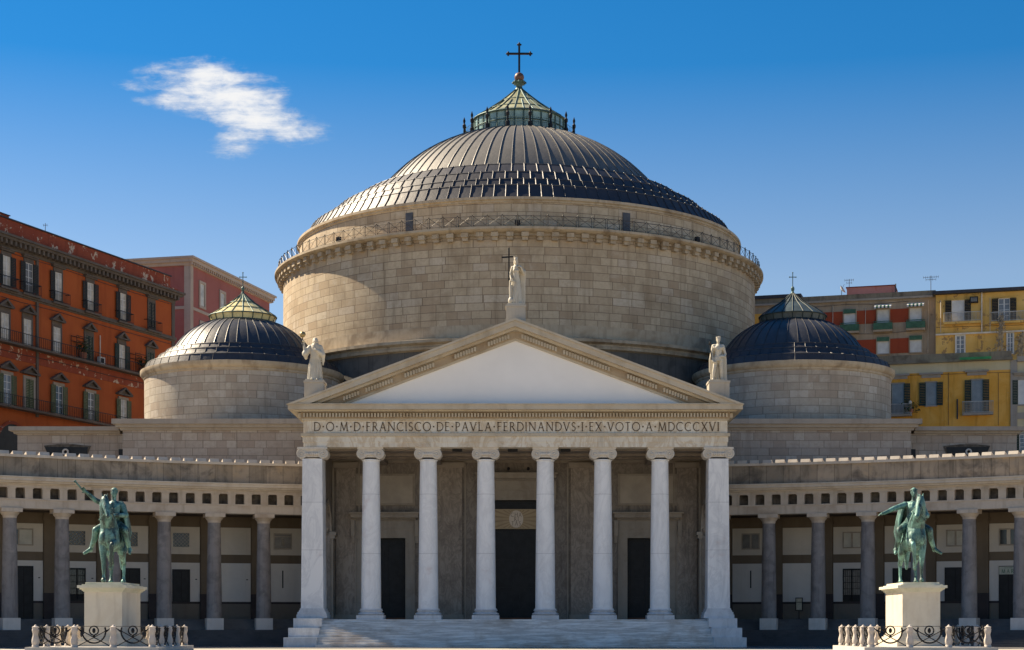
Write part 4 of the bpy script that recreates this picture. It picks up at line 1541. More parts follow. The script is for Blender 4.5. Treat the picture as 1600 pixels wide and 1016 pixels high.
def window(o, x, z0, z1, hw, pane='pane', shut='shutter', open_l=True, open_r=True, sw=.5, trim='piperno', hood=None, mull=True, y=0.0, fw=.16, closed=False):
    """casement on the wall plane y (local), facing -y"""
    f = locals_(o, 'window', MB().mat(trim).frame(x - hw, x + hw, z0, z1, fw, y - .12, y))
    b = MB().mat(pane).box(x - hw, x + hw, y - .03, y, z0, z1)
    if mull and not closed:
        b.mat('whitepane')
        b.box(x - .05, x + .05, y - .06, y - .03, z0, z1)
        for q in range(1, 4):
            zz = z0 + (z1 - z0) * q / 4
            b.box(x - hw, x + hw, y - .055, y - .03, zz - .025, zz + .025)
        b.frame(x - hw + .06, x + hw - .06, z0 + .06, z1 - .06, .06, y - .06, y - .03, False)
    c = part('pane', b, None)
    c.parent = f
    sh = []
    if closed:
        sh = [(x - hw, x - .02), (x + .02, x + hw)]
    else:
        if open_l:
            sh.append((x - hw - sw, x - hw - .02))
        if open_r:
            sh.append((x + hw + .02, x + hw + sw))
    for s0, s1 in sh:
        b = MB().mat(shut)
        yy = y - .12 if not closed else y - .03
        b.frame(s0 + .06, s1 - .06, z0 + .06, z1 - .06, .06, yy - .07, yy, False)
        b.box(s0, s1, yy - .06, yy, z0, z0 + .1)
        k = max(6, int((z1 - z0) / .16))
        for q in range(k):
            zz = z0 + .1 + (z1 - z0 - .16) * q / k
            b.box(s0 + .06, s1 - .06, yy - .055, yy - .015, zz, zz + (z1 - z0) / k * .72)
        c = part('shutter', b, None, 0)
        c.parent = f
    if hood == 'gable':
        b = MB().mat(trim)
        zt = z1 + fw + .35
        w = hw + fw + .28
        b.box(x - hw - fw, x + hw + fw, y - .1, y, z1 + fw, zt)
        b.box(x - w, x + w, y - .4, y, zt, zt + .14)
        b.prism([(x - w, zt + .14), (x + w, zt + .14), (x, zt + .72)], y - .14, y)
        for s_ in (-1, 1):
            pts = [(x + s_ * w, zt + .14), (x + s_ * (w - .5), zt + .14), (x, zt + .62), (x, zt + .82)]
            b.prism(pts if s_ > 0 else pts[::-1], y - .42, y - .14)
        c = part('hood', b, None, 0)
        c.parent = f
    elif hood == 'flat':
        b = MB().mat(trim)
        zt = z1 + fw + .3
        w = hw + fw + .25
        b.box(x - hw - fw, x + hw + fw, y - .1, y, z1 + fw, zt)
        b.box(x - w, x + w, y - .3, y, zt, zt + .15)
        b.box(x - w - .1, x + w + .1, y - .42, y, zt + .15, zt + .27)
        c = part('hood', b, None, 0)
        c.parent = f
    return f


def balcony(o, x0, x1, z, h=1.0, d=.7, slab='piperno', rail='iron', y=0.0, solid=None, gap=.16):
    b = MB().mat(slab).box(x0, x1, y - d, y, z - .2, z)
    k = locals_(o, 'balcony', b)
    if solid:
        b = MB().mat(solid).box(x0, x1, y - d - .02, y - d + .03, z + .02, z + h - .15)
        b.box(x0, x0 + .04, y - d + .03, y, z + .02, z + h - .15).box(x1 - .04, x1, y - d + .03, y, z + .02, z + h - .15)
        b.mat(rail).box(x0, x1, y - d - .04, y - d + .04, z + h - .06, z + h)
    else:
        b = MB().mat(rail)
        b.box(x0, x1, y - d - .02, y - d + .03, z + h - .06, z + h)
        b.box(x0, x1, y - d - .02, y - d + .03, z + .06, z + .1)
        n = max(2, int((x1 - x0) / gap))
        for q in range(n + 1):
            x = x0 + .015 + (x1 - x0 - .03) * q / n
            b.bar((x, y - d, z), (x, y - d, z + h), .02)
        for x in (x0, x1):
            b.box(x - .02, x + .02, y - d, y, z + h - .06, z + h)
    c = part('railing', b, None, 0)
    c.parent = k
    return k


# the orange-red palace on the left
P0, DIRV = Vector((-48.9, 161.5)), Vector((10.4, 28.5))
red = house_frame('palace', 'tall orange red building with green shutters and peeling parapet', P0, math.atan2(DIRV.y, DIRV.x))
LR = DIRV.length
b = MB().mat('redwall').box(-14, LR + .2, .0, 16, 0, 37.3)
locals_(red, 'wall', b)
b = MB().mat('redpar').box(-14, LR - .4, .1, 15.8, 38.4, 40.1)
b.mat('tar').box(-14, LR - .3, -.05, 15.8, 40.1, 40.22)
b.mat('redpar').box(LR - 4.5, LR + .3, -.5, 3, 38.41, 38.75)
locals_(red, 'parapet', b)
b = MB().mat('redpar').box(-14, 2.2, .6, 12, 40.22, 40.62)
b.mat('tar').box(-14, 2.3, .5, 12, 40.62, 40.7)
locals_(red, 'roof_hut', b)
b = MB().mat('piperno')
b.box(-14, LR + .3, -.12, 0, 37.2, 37.5)
b.box(-14, LR + .35, -.2, 16.1, 37.5, 37.95)
b.box(-14, LR + .7, -.9, 16.2, 37.95, 38.18)
b.box(-14, LR + .85, -1.1, 16.2, 38.18, 38.4)
x = -13.8
while x < LR + .3:
    b.box(x, x + .3, -.8, -.2, 37.5, 37.95)
    x += .72
locals_(red, 'cornice', b, 0)
b = MB().mat('piperno')
b.box(-14, LR + .3, -.28, 0, 33.1, 33.45)
b.box(-14, LR + .26, -.10, 0, 32.95, 33.1)
b.box(5.5, 5.85, -.15, 0, 21.8, 32.95)
b.box(5.5, 5.85, -.15, 0, 33.45, 37.2)
b.box(LR - .35, LR + .26, -.08, 0, 0, 32.95)
b.box(LR - .35, LR + .26, -.08, 0, 33.45, 37.2)
locals_(red, 'string_course', b, 0)
us = [-4.2, .9, 4.35, 9.07, 14.5, 20.4, 25.9]
kinds_top = ['o', 'o', 'o', 'o', 'o', 'o', 'c']
for i, u in enumerate(us):
    window(red, u, 33.75, 36.5, .62, ('pane', 'pane', 'greyglass', 'pane', 'pane', 'pane', 'pane')[i], 'shutterblack', True, i not in (3,), .72, 'piperno', 'flat', True, 0, .14, kinds_top[i] == 'c')
    balcony(red, u - 1.35, u + 1.35, 33.46, 1.05, .55, 'piperno', 'iron', 0, None, .2)
for i, u in enumerate(us):
    cl = i == 4
    window(red, u - .2, 28.55, 31.05, .62, 'pane', 'shutter', i in (5, 6), i in (5, 6), .72, 'piperno', 'gable', True, 0, .2, cl or i == 6)
balcony(red, -14, LR + .1, 28.35, 1.05, .9, 'piperno', 'iron', 0, None, .3)
for i, u in enumerate(us):
    cl = i in (2,)
    window(red, u + .1, 22.5, 25.3, .62, ('pane', 'bluepane', 'pane', 'darkglass', 'greyglass', 'pane', 'pane')[i], 'shutterolive', i != 0, True, .72, 'greytrim', None, True, 0, .3, cl)
    b = MB().mat('piperno')
    zt, w = 25.75, 1.35
    b.box(u + .1 - w, u + .1 + w, -.42, 0, zt, zt + .14)
    b.prism([(u + .1 - w, zt + .14), (u + .1 + w, zt + .14), (u + .1, zt + .78)], -.16, 0)
    for s_ in (-1, 1):
        pts = [(u + .1 + s_ * w, zt + .14), (u + .1 + s_ * (w - .5), zt + .14), (u + .1, zt + .66), (u + .1, zt + .86)]
        b.prism(pts if s_ > 0 else pts[::-1], -.44, -.16)
    locals_(red, 'gabled_hood', b, 0)
balcony(red, -14, LR + .1, 22.3, 1.05, .9, 'piperno', 'iron', 0, None, .3)
b = MB().mat('redpar').box(-14, LR + .1, -.05, -.004, 26.9, 28.1)
locals_(red, 'peeling_band', b)
# the big arch low on its left
b = MB().mat('blackdoor')
ax, az, ar = 1.9, 18.4, 2.3
poly = [(ax - ar, 8), (ax + ar, 8)] + [(ax + ar * cos(pi * k / 18), az + ar * sin(pi * k / 18)) for k in range(19)]
b.prism(poly, -.03, -.002)
locals_(red, 'arched_opening', b)
b = MB().mat('redpar')
for k in range(18):
    q0, q1 = pi * k / 18, pi * (k + 1) / 18
    b.prism([(ax + ar * cos(q0), az + ar * sin(q0)), (ax + (ar + .3) * cos(q0), az + (ar + .3) * sin(q0)), (ax + (ar + .3) * cos(q1), az + (ar + .3) * sin(q1)), (ax + ar * cos(q1), az + ar * sin(q1))], -.1, -.002)
locals_(red, 'arch_trim', b)


def at_house(o, p):                                         # a point of a house's own frame, in the world
    return Matrix.Rotation(o.rotation_euler.z, 4, 'Z') @ Vector(p) + o.location


def small(name, label, cat, mb, loc, rz=0.0, group=None, smooth=32):
    o = part(name, mb, None, smooth)
    o.location, o.rotation_euler = loc, (0, 0, rz)
    return tag(o, label, cat, group)


b = MB().mat('whitepane').box(-.45, .45, -.16, .16, 0, .75)
b.mat('greyglass').lathe([(.001, .0), (.28, .0)], 14, (0, 0), cap=False)
b.mat('iron').box(-.3, .3, -.175, -.16, .12, .62)
small('air_conditioner', 'white air conditioner standing on the long balcony of the orange red building', 'air conditioner', b, at_house(red, (15.9, -.45, 28.36)), red.rotation_euler.z)
b = MB().mat('pvc').bar((0, 0, 0), (0, 0, 2.3), .06, 8)
small('white_pole', 'thin white pole standing upright above the air conditioner on the red balcony', 'pole', b, at_house(red, (16.2, -.12, 29.1)), 0)
b = MB().mat('soil').lathe([(.3, 0), (.42, .6), (.42, .7)], 14)
b.mat('leaf')
for k in range(150):
    q = Vector((random.gauss(0, .38), random.gauss(0, .3), .7 + abs(random.gauss(.5, .4))))
    d = Vector((random.uniform(-1, 1), random.uniform(-1, 1), random.uniform(-.3, 1))) * .16
    e = Vector((random.uniform(-1, 1), random.uniform(-1, 1), random.uniform(-1, 1))) * .09
    b.add([q - d, q + e, q + d, q - e], [(0, 1, 2, 3)])
small('potted_plant', 'bushy dark potted plant on the long balcony left of the air conditioner', 'plant', b, at_house(red, (12.6, -.5, 28.36)))
b = b.mesh('potted_plant')
o = bpy.data.objects.new('potted_plant', b)
COL.objects.link(o)
o.location = at_house(red, (23.6, -.5, 28.36))
tag(o, 'dark potted plant on the long red balcony nearest the small left dome', 'plant')

# salmon building behind it
pk = house_frame('pink_building', 'salmon pink building with dark red roof behind the orange red one', (-39.6, 205), math.atan2(26, 6.3))
L2 = 24.8
b = MB().mat('pinkwall').box(0, L2, 0, 17, 0, 44.6)
locals_(pk, 'wall', b)
b = MB().mat('pinktrim')
b.box(-.25, L2 + .25, -.25, 17.2, 44.6, 44.95)
b.box(-.55, L2 + .55, -.55, 17.5, 44.95, 45.35)
b.box(-.75, L2 + .75, -.75, 17.7, 45.35, 45.6)
x = -.4
while x < L2 + .4:
    b.box(x, x + .25, -.48, -.25, 44.65, 44.95)
    x += .6
b.box(-.12, .7, -.12, 0, 0, 44.6)
b.box(-.12, 0, 0, .7, 0, 44.6)
b.box(.7, L2, -.1, 0, 39.4, 39.75)
b.box(-.1, 0, .7, 17, 39.4, 39.75)
locals_(pk, 'cornice', b, 0)
b = MB().mat('redroof')
zr = 45.6
v = [(-.5, -.5, zr), (L2 + .5, -.5, zr), (L2 + .5, 17.5, zr), (-.5, 17.5, zr), (4, 6, zr + 1.0), (L2 - 4, 6, zr + 1.0), (4, 17.4, zr + 1.0), (L2 - 4, 17.4, zr + 1.0)]
b.add(v, [(0, 1, 5, 4), (1, 2, 7, 5), (3, 0, 4, 6), (4, 5, 7, 6), (2, 3, 6, 7)])
locals_(pk, 'roof', b, 0)
for u in (3.4, 9.4, 15.4, 21.4):
    window(pk, u, 40.3, 43.0, .65, 'pane', 'shutter', False, False, .5, 'pinktrim', None, False, 0, .3)
    window(pk, u, 36.0, 38.2, .5, 'darkglass', 'shutter', False, False, .5, 'pinktrim', None, True, 0, .3)
for yv in (5.5, 11.5):
    f = locals_(pk, 'window', MB().mat('pinktrim').box(-.1, -.003, yv - .9, yv + .9, 40.5, 43.2))
    c = part('pane', MB().mat('bluepane').box(-.13, -.1, yv - .6, yv + .6, 40.7, 43.0), None)
    c.parent = f

# the yellow houses on the right
QP, QA = Vector((36.25, 165.0)), math.atan2(-3, 10.55)
QD = Vector((cos(QA), sin(QA)))


def u_of(x, off=0.0, P=QP):
    """distance along a facade set back by off, for a column of the photograph"""
    k = (x - CX) / F
    n = Vector((-QD.y, QD.x)) * off
    px, py = P.x + n.x - XC, P.y + n.y
    return (k * py - px) / (QD.x - k * QD.y)


def z_of(x, y, off=0.0, P=QP):
    u = u_of(x, off, P)
    Y = P.y + QD.x * off + QD.y * u
    return PZ(y, Y)


yel = house_frame('yellow_house', 'weathered yellow house with green shutters and terrace above the church wall', QP, QA)
uL, uR = -14.0, u_of(1579)
zt = z_of(1500, 566)
b = MB().mat('yellow').box(uL, uR, 0, 12, 0, zt - .9)
locals_(yel, 'wall', b)
b = MB().mat('cream').box(uL, uR, -.04, 11.9, zt - .9, zt)
b.mat('ledge').box(uL, uR + .2, -.45, 12, zt, zt + .25)
b.box(uL, uR + .1, -.2, .25, zt + .25, z_of(1500, 552))
locals_(yel, 'terrace_ledge', b)
b = MB().mat('greytrim').box(uR, uR + .62, -.1, 12, 0, zt)
locals_(yel, 'corner_strip', b)
for (xa, xb, y0, y1, ol, orr, pane) in ((1394, 1412, 600, 650, True, True, 'bluepane'), (1447, 1463, 598, 634, True, True, 'bluepane'), (1518, 1535, 594, 645, True, True, 'bluepane')):
    ua, ub = u_of(xa), u_of(xb)
    um, hw = (ua + ub) / 2, (ub - ua) / 2
    z0, z1 = z_of((xa + xb) / 2, y1), z_of((xa + xb) / 2, y0)
    window(yel, um, z0, z1, hw, pane, 'shutter', ol, orr, .62, 'greytrim', None, False, 0, .1)
    locals_(yel, 'hood', MB().mat('greytrim').box(um - 1.1, um + 1.1, -.3, 0, z1 + .75, z1 + .92).box(um - .9, um + .9, -.12, 0, z1 + .45, z1 + .75))
balcony(yel, u_of(1388), u_of(1425), z_of(1405, 648), .98, .6, 'greytrim', 'whiterail', 0, None, .12)
balcony(yel, u_of(1504), u_of(1552), z_of(1528, 646), 1.1, .6, 'greytrim', 'whiterail', 0, None, .12)
b = MB().mat('iron').bar((0, 0, 0), (.05, 0, 1.9), .05)
b.bar((0, 0, .9), (-.1, 0, -.2), .06)
o = locals_(yel, 'drain_stub', MB().mat('tar').box(u_of(1496) - .06, u_of(1496) + .06, -.12, 0, z_of(1496, 655), z_of(1496, 624)))
# pot with a plant between the windows
b = MB().mat('soil').lathe([(.16, 0), (.22, .35)], 12)
b.mat('leaf')
for k in range(160):
    q = Vector((random.gauss(0, .42), random.gauss(0, .14), .3 + random.gauss(.25, .3)))
    d = Vector((random.uniform(-1, 1), random.uniform(-1, 1), random.uniform(-1, 1))) * .14
    e = Vector((random.uniform(-1, 1), random.uniform(-1, 1), random.uniform(-1, 1))) * .06
    b.add([q - d, q + e, q + d, q - e], [(0, 1, 2, 3)])
b.mat('pvc').ball((-.1, -.1, 1.0), .16, 8, 6)
small('balcony_plant', 'trailing green plant beside the left balcony of the yellow house', 'plant', b, at_house(yel, (u_of(1424), -.45, z_of(1424, 646))))
b = MB().mat('greenawn')
ua, ub = u_of(1500), u_of(1549)
b.box(ua, ub, -.9, -.5, 0, .12)
b.box(ua, ub, -.95, -.88, -.12, .06)
small('rolled_awning', 'rolled bright green awning under the terrace ledge of the yellow house', 'awning', b, at_house(yel, (0, 0, z_of(1525, 562))), QA)

crm = house_frame('cream_house', 'cream house with grey trim at the right edge of the view', at_house(yel, (uR + .62, 0, 0)).to_2d(), QA)
b = MB().mat('cream').box(.004, 14, .05, 12, 0, zt - .2)
locals_(crm, 'wall', b)
b = MB().mat('greytrim').box(.004, 14.2, -.3, 12, zt - .2, zt + .3)
b.box(.004, 14, -.05, .05, z_of(1590, 655), z_of(1590, 645))
locals_(crm, 'cornice', b)
ux = u_of(1598) - uR - .62
window(crm, ux, z_of(1595, 632), z_of(1595, 594), .42, 'whitepane', 'shutter', True, True, .5, 'greytrim', 'flat', False, .05, .14)
window(crm, ux + .15, z_of(1595, 705), z_of(1595, 679), .45, 'bluepane', 'shutter', True, True, .5, 'greytrim', None, True, .05, .14)
window(crm, ux + 4.2, z_of(1595, 632), z_of(1595, 594), .42, 'whitepane', 'shutter', True, True, .5, 'greytrim', 'flat', False, .05, .14)

# upper terrace: yellow apartments (right) and grey and red apartments (left)
OB = 9.0
PB = at_house(yel, (0, OB, 0))
up = house_frame('upper_yellow_house', 'stained pale yellow apartments standing above the terrace of the yellow house', PB.to_2d(), QA)
uB0, uB1 = u_of(1462, OB), u_of(1462, OB) + 22
zB = z_of(1530, 458, OB)
b = MB().mat('yellowpale').box(uB0, uB1, 0, 10, 0, zB)
locals_(up, 'wall', b)
b = MB().mat('tar').box(uB0 - .3, uB1, -.7, 10, zB + .0, zB + .3)
b.mat('pvc').box(uB0, uB1, -.3, 0, z_of(1530, 522, OB), z_of(1530, 520, OB) + .02)
locals_(up, 'roof_edge', b)
for (xa, xb, y0, y1, mull) in ((1487, 1507, 470, 503, True), (1560, 1578, 467, 503, True)):
    ua, ub = u_of(xa, OB), u_of(xb, OB)
    window(up, (ua + ub) / 2, z_of(xa, y1, OB), z_of(xa, y0, OB), (ub - ua) / 2, 'whitepane' if xa < 1500 else 'bluepane', 'shutterblack', True, True, .62, 'yellowpale', None, mull, 0, .08)
balcony(up, u_of(1475, OB), u_of(1533, OB), z_of(1505, 504, OB), .95, .7, 'yellowpale', 'whiterail', 0, None, .13)
balcony(up, u_of(1549, OB), u_of(1640, OB), z_of(1580, 503, OB), .95, .7, 'yellowpale', 'whiterail', 0, None, .13)
for (xa, xb, y0, y1) in ((1494, 1507, 525, 552), (1574, 1583, 520, 552)):
    ua, ub = u_of(xa, OB), u_of(xb, OB)
    window(up, (ua + ub) / 2, z_of(xa, y1, OB), z_of(xa, y0, OB), (ub - ua) / 2, 'bluepane', 'shutter', False, False, .5, 'whitepane', None, True, 0, .1)
b = MB().mat('pvc').bar((0, 0, 0), (0, 0, 4.2), .07, 8)
for xp in (1534,):
    small('drain_pipe', 'pale drain pipe running down the upper yellow apartments', 'pipe', b, at_house(up, (u_of(xp, OB), -.12, z_of(xp, 520, OB))))
b = MB().mat('whitepane').lathe([(.02, -.02), (.25, .04), (.42, .16)], 18, cap=False)
dish_me = b
b2 = MB().mat('iron').box(-.4, .4, -.2, .2, 0, .6)
b2.mat('greyglass').box(-.3, .3, -.22, -.2, .1, .5)
small('air_conditioner', 'grey air conditioner under the roof edge of the upper yellow apartments', 'air conditioner', b2, at_house(up, (u_of(1522, OB), -.21, z_of(1522, 474, OB))), QA)
# dry vines hanging over the terrace
for (x0, y0, ln, wd, lab) in ((1565, 494, 60, 10, 'pale dry vine hanging down the upper yellow wall by the second balcony'),
                              (1597, 520, 36, 5, 'pale dry vine hanging at the right edge of the view')):
    b = MB().mat('dryvine')
    ux, z0, z1 = u_of(x0, OB - 1), z_of(x0, y0, OB - 1), z_of(x0, y0 + ln, OB - 1)
    for k in range(90):
        t = random.random()
        zc_ = z1 + (z0 - z1) * t
        sp = (.1 + (1 - t) * .55) * wd / 10
        p = Vector((random.gauss(-(1 - t) * .35, sp * .6), random.gauss(0, .12), zc_ - z1))
        pts = [p]
        for q in range(3):
            pts.append(pts[-1] + Vector((random.uniform(-.2, .2), random.uniform(-.08, .08), random.uniform(-.3, .28))))
        b.tube(pts, .032, 4)
    for k in range(6):
        b.bar((random.uniform(-.5, .1), 0, 0), (random.uniform(-.05, .15), 0, z0 - z1), .035)
    small('dry_vine', lab, 'vine', b, at_house(yel, (ux, OB - 1 - .1, z1)), QA)

gr = house_frame('grey_apartments', 'grey tan apartments with brick red panels and green balconies behind the right dome', at_house(yel, (0, OB + 1.0, 0)).to_2d(), QA)
OG = OB + 1.0
uG0, uG1 = u_of(1150, OG), u_of(1462, OG)
zG = z_of(1360, 470, OG)
b = MB().mat('tanwall').box(uG0, uG1, 0, 10, 0, zG)
locals_(gr, 'wall', b)
b = MB().mat('greytrim').box(uG0, uG1 + .1, -.3, 10, zG, zG + .2)
b.mat('ledge').box(uG0, uG1, -.1, 9.9, zG + .2, z_of(1360, 459, OG))
b.mat('tar').box(uG0, u_of(1252, OG), -.25, 9.9, z_of(1360, 459, OG), z_of(1360, 459, OG) + .35)
locals_(gr, 'parapet', b)
b = MB().mat('yellow').box(uG0, u_of(1203, OG), -.12, 0, 10, zG - .8)
b.mat('piperno').box(u_of(1187, OG), u_of(1203, OG) - .1, -.2, -.12, zG - 4, zG - 1.2)
locals_(gr, 'yellow_bay', b)
rows = ((484, 505), (530, 553))
wins = (1276, 1328, 1380, 1431)
for (ya, yb) in rows:
    z0, z1 = z_of(1380, yb, OG), z_of(1380, ya, OG)
    locals_(gr, 'red_panel', MB().mat('brickpanel').box(u_of(1225, OG), u_of(1422, OG), -.05, 0, z0, z1))
    for xw in wins:
        ux = u_of(xw, OG)
        window(gr, ux, z0 - (.3 if ya < 500 else .0), z1, .58, 'whitepane', 'shutter', False, False, .5, 'tanwall', None, False, -.052, .12)
        if ya < 500:
            balcony(gr, ux - .95, ux + .95, z0 - .75, .85, .6, 'tanwall', 'greenmetal', 0, 'greenmetal')
        bb = MB().mat('greenmetal').box(ux - .62, ux + .62, -.3, -.17, z1 - .25, z1 + .16)
        if xw > 1340 and ya < 500:
            bb = MB().mat('awning')
            for q in range(9):
                x = ux - .85 + 1.7 * q / 9
                bb.mat('awning' if q % 2 == 0 else 'greenmetal')
                bb.add([(x, -.2, z1 + .45), (x + 1.7 / 9, -.2, z1 + .45), (x + 1.7 / 9, -.85, z1 + .22), (x, -.85, z1 + .22), (x, -.86, z1 + .02), (x + 1.7 / 9, -.86, z1 + .02)], [(0, 3, 2, 1), (3, 4, 5, 2)])
            bb.mat('awning').box(ux - .85, ux + .85, -.22, -.17, z1 + .40, z1 + .5)
        locals_(gr, 'window_awning', bb)
hut = MB().mat('pinkbox').box(u_of(1321, OG), u_of(1396, OG), 1.5, 5, 0, 1.0)
hut.mat('redroof').box(u_of(1321, OG) - .1, u_of(1396, OG) + .1, 1.4, 5.1, 1.0, 1.08)
hut.mat('tar').bar((u_of(1398, OG), 1.4, 0), (u_of(1398, OG), 1.4, 1.15), .06)
zr = z_of(1360, 459, OG)
hut.xf = None
small('roof_hut', 'flat pink hut on the roof of the grey tan apartments', 'hut', hut, at_house(gr, (0, 0, zr)), QA)
b = MB().mat('whitepane').lathe([(.02, 0), (.25, .05), (.45, .18)], 18, cap=False)
b.mat('iron').bar((0, 0, -.02), (0, .35, .55), .02)
o = small('satellite_dish', 'white satellite dish beside the pink roof hut', 'satellite dish', b, at_house(gr, (u_of(1313, OG), 1.2, zr + .75)))
o.rotation_euler = (R(60), 0, R(60))
b = MB().mat('iron').bar((0, 0, -.75), (0, 0, .1), .03)
small('dish_mast', 'short mast holding up the satellite dish beside the pink roof hut', 'mast', b, at_house(gr, (u_of(1313, OG), 1.35, zr + .75)))


def antenna(h, arms):
    b = MB().mat('railiron').bar((0, 0, 0), (0, 0, h), .03)
    for z, L, n in arms:
        b.bar((-L, 0, z), (L, 0, z), .018)
        for q in range(n):
            x = -L + 2 * L * q / max(1, n - 1)
            b.bar((x, -.25, z), (x, .25, z), .012)
            b.bar((x, 0, z - .14), (x, 0, z + .14), .012)
    return b


small('tv_antenna', 'thin television antenna left of the pink roof hut', 'antenna', antenna(2.0, ((1.9, .45, 5), (1.6, .25, 3))), at_house(gr, (u_of(1324, OG), 2.0, zr)), QA)
small('tv_antenna', 'thin television antenna near the joint of grey and yellow apartments', 'antenna', antenna(1.9, ((1.75, .75, 8), (1.5, .5, 4))), at_house(gr, (u_of(1453, OG), 2.0, zr)), QA)
small('tv_antenna', 'tiny antenna on the parapet of the orange red building', 'antenna', antenna(1.0, ((.8, .18, 2),)), at_house(red, (7.9, .6, 40.2)), 0)

# ------------------------------------------------------------------ sculpture
class Clay:
    """tapered limbs and lumps that are fused into one continuous skin"""
    def __init__(s):
        s.b = MB().mat('bronze')

    def limb(s, *pr, n=10):
        """limb(p0, r0, p1, r1, ...)"""
        pts, rs = [Vector(p) for p in pr[0::2]], list(pr[1::2])
        for i in range(len(pts) - 1):
            k = 4
            s.b.tube([pts[i].lerp(pts[i + 1], j / k) for j in range(k + 1)], [rs[i] + (rs[i + 1] - rs[i]) * j / k for j in range(k + 1)], n)
        for p, r in zip(pts, rs):
            s.b.ball(p, r, n, 6)
        return s

    def lump(s, c, r, rot=None):
        m = None
        if rot:
            from mathutils import Euler
            m = Euler([R(q) for q in rot]).to_matrix()
        s.b.ball(c, 1.0, 16, 10, r, m)
        return s

    def hand(s, w, d, up, size=.19, curl=.3):
        """palm, four fingers of different lengths and a thumb; d points along the fingers, up is the back of the hand"""
        w, d, up = Vector(w), Vector(d).normalized(), Vector(up).normalized()
        sd_ = d.cross(up).normalized()
        up = sd_.cross(d)
        p = w + d * size * .28
        s.limb(w, .036, p, .042)
        for k, ln in ((-1.5, .40), (-.5, .5), (.5, .48), (1.5, .36)):
            a = p + sd_ * k * .026 + d * .03
            b = a + d * ln * size * .55 - up * curl * .03
            c = b + d * ln * size * .5 - up * curl * .09
            s.limb(a, .018, b, .0165, c, .014, n=6)
        a = p - d * .03 + sd_ * .04
        s.limb(a, .02, a + (sd_ * .8 + d * .7).normalized() * .075, .015, n=6)
        return s

    def skin(s, name, vox, mat, scale=1.0, smooth=3, wide=1.0):
        me = s.b.mesh('clay', 0)
        me.materials.clear()
        o = bpy.data.objects.new('clay', me)
        COL.objects.link(o)
        m = o.modifiers.new('r', 'REMESH')
        m.mode, m.voxel_size, m.use_smooth_shade = 'VOXEL', vox, True
        if smooth:
            q = o.modifiers.new('s', 'SMOOTH')
            q.factor, q.iterations = .5, smooth
        dg = bpy.context.evaluated_depsgraph_get()
        out = bpy.data.meshes.new_from_object(o.evaluated_get(dg))
        bpy.data.objects.remove(o)
        bpy.data.meshes.remove(me)
        out.name = name
        out.materials.clear()
        out.materials.append(M[mat])
        out.transform(Matrix.Diagonal((scale * wide, scale, scale, 1)))
        out.polygons.foreach_set('use_smooth', [True] * len(out.polygons))
        return out


def child(o, name, me):
    c = bpy.data.objects.new(name, me)
    COL.objects.link(c)
    c.parent = o
    return c


SC = 2.19


def face(c, h, r=(.085, .10, .13), turn=0.0, hair=True):
    """head with brow, nose, chin, ears and short hair"""
    x, y, z = h
    ca, sa = cos(R(turn)), sin(R(turn))

    def P(a, b, d):
        return (x + a * ca - b * sa, y + a * sa + b * ca, z + d)
    c.lump(h, r, (0, 0, turn))
    c.lump(P(0, -.035, -.075), (.055, .06, .06), (0, 0, turn))
    c.limb(P(0, -.095, .02), .016, P(0, -.118, -.03), .02, n=6)
    c.limb(P(-.045, -.085, .035), .016, P(.045, -.085, .035), .016, n=6)
    c.limb(P(-.02, -.1, -.065), .011, P(.02, -.1, -.065), .011, n=6)
    for s_ in (-1, 1):
        c.lump(P(s_ * .087, .0, .0), (.014, .028, .038), (0, 0, turn))
    if hair:
        c.lump(P(0, .02, .045), (.095, .11, .105), (0, 0, turn))
        for k in range(9):
            a = R(-100 + 200 * k / 8)
            c.lump(P(.085 * sin(a), -.085 * cos(a) + .01, .085), (.024, .024, .02))


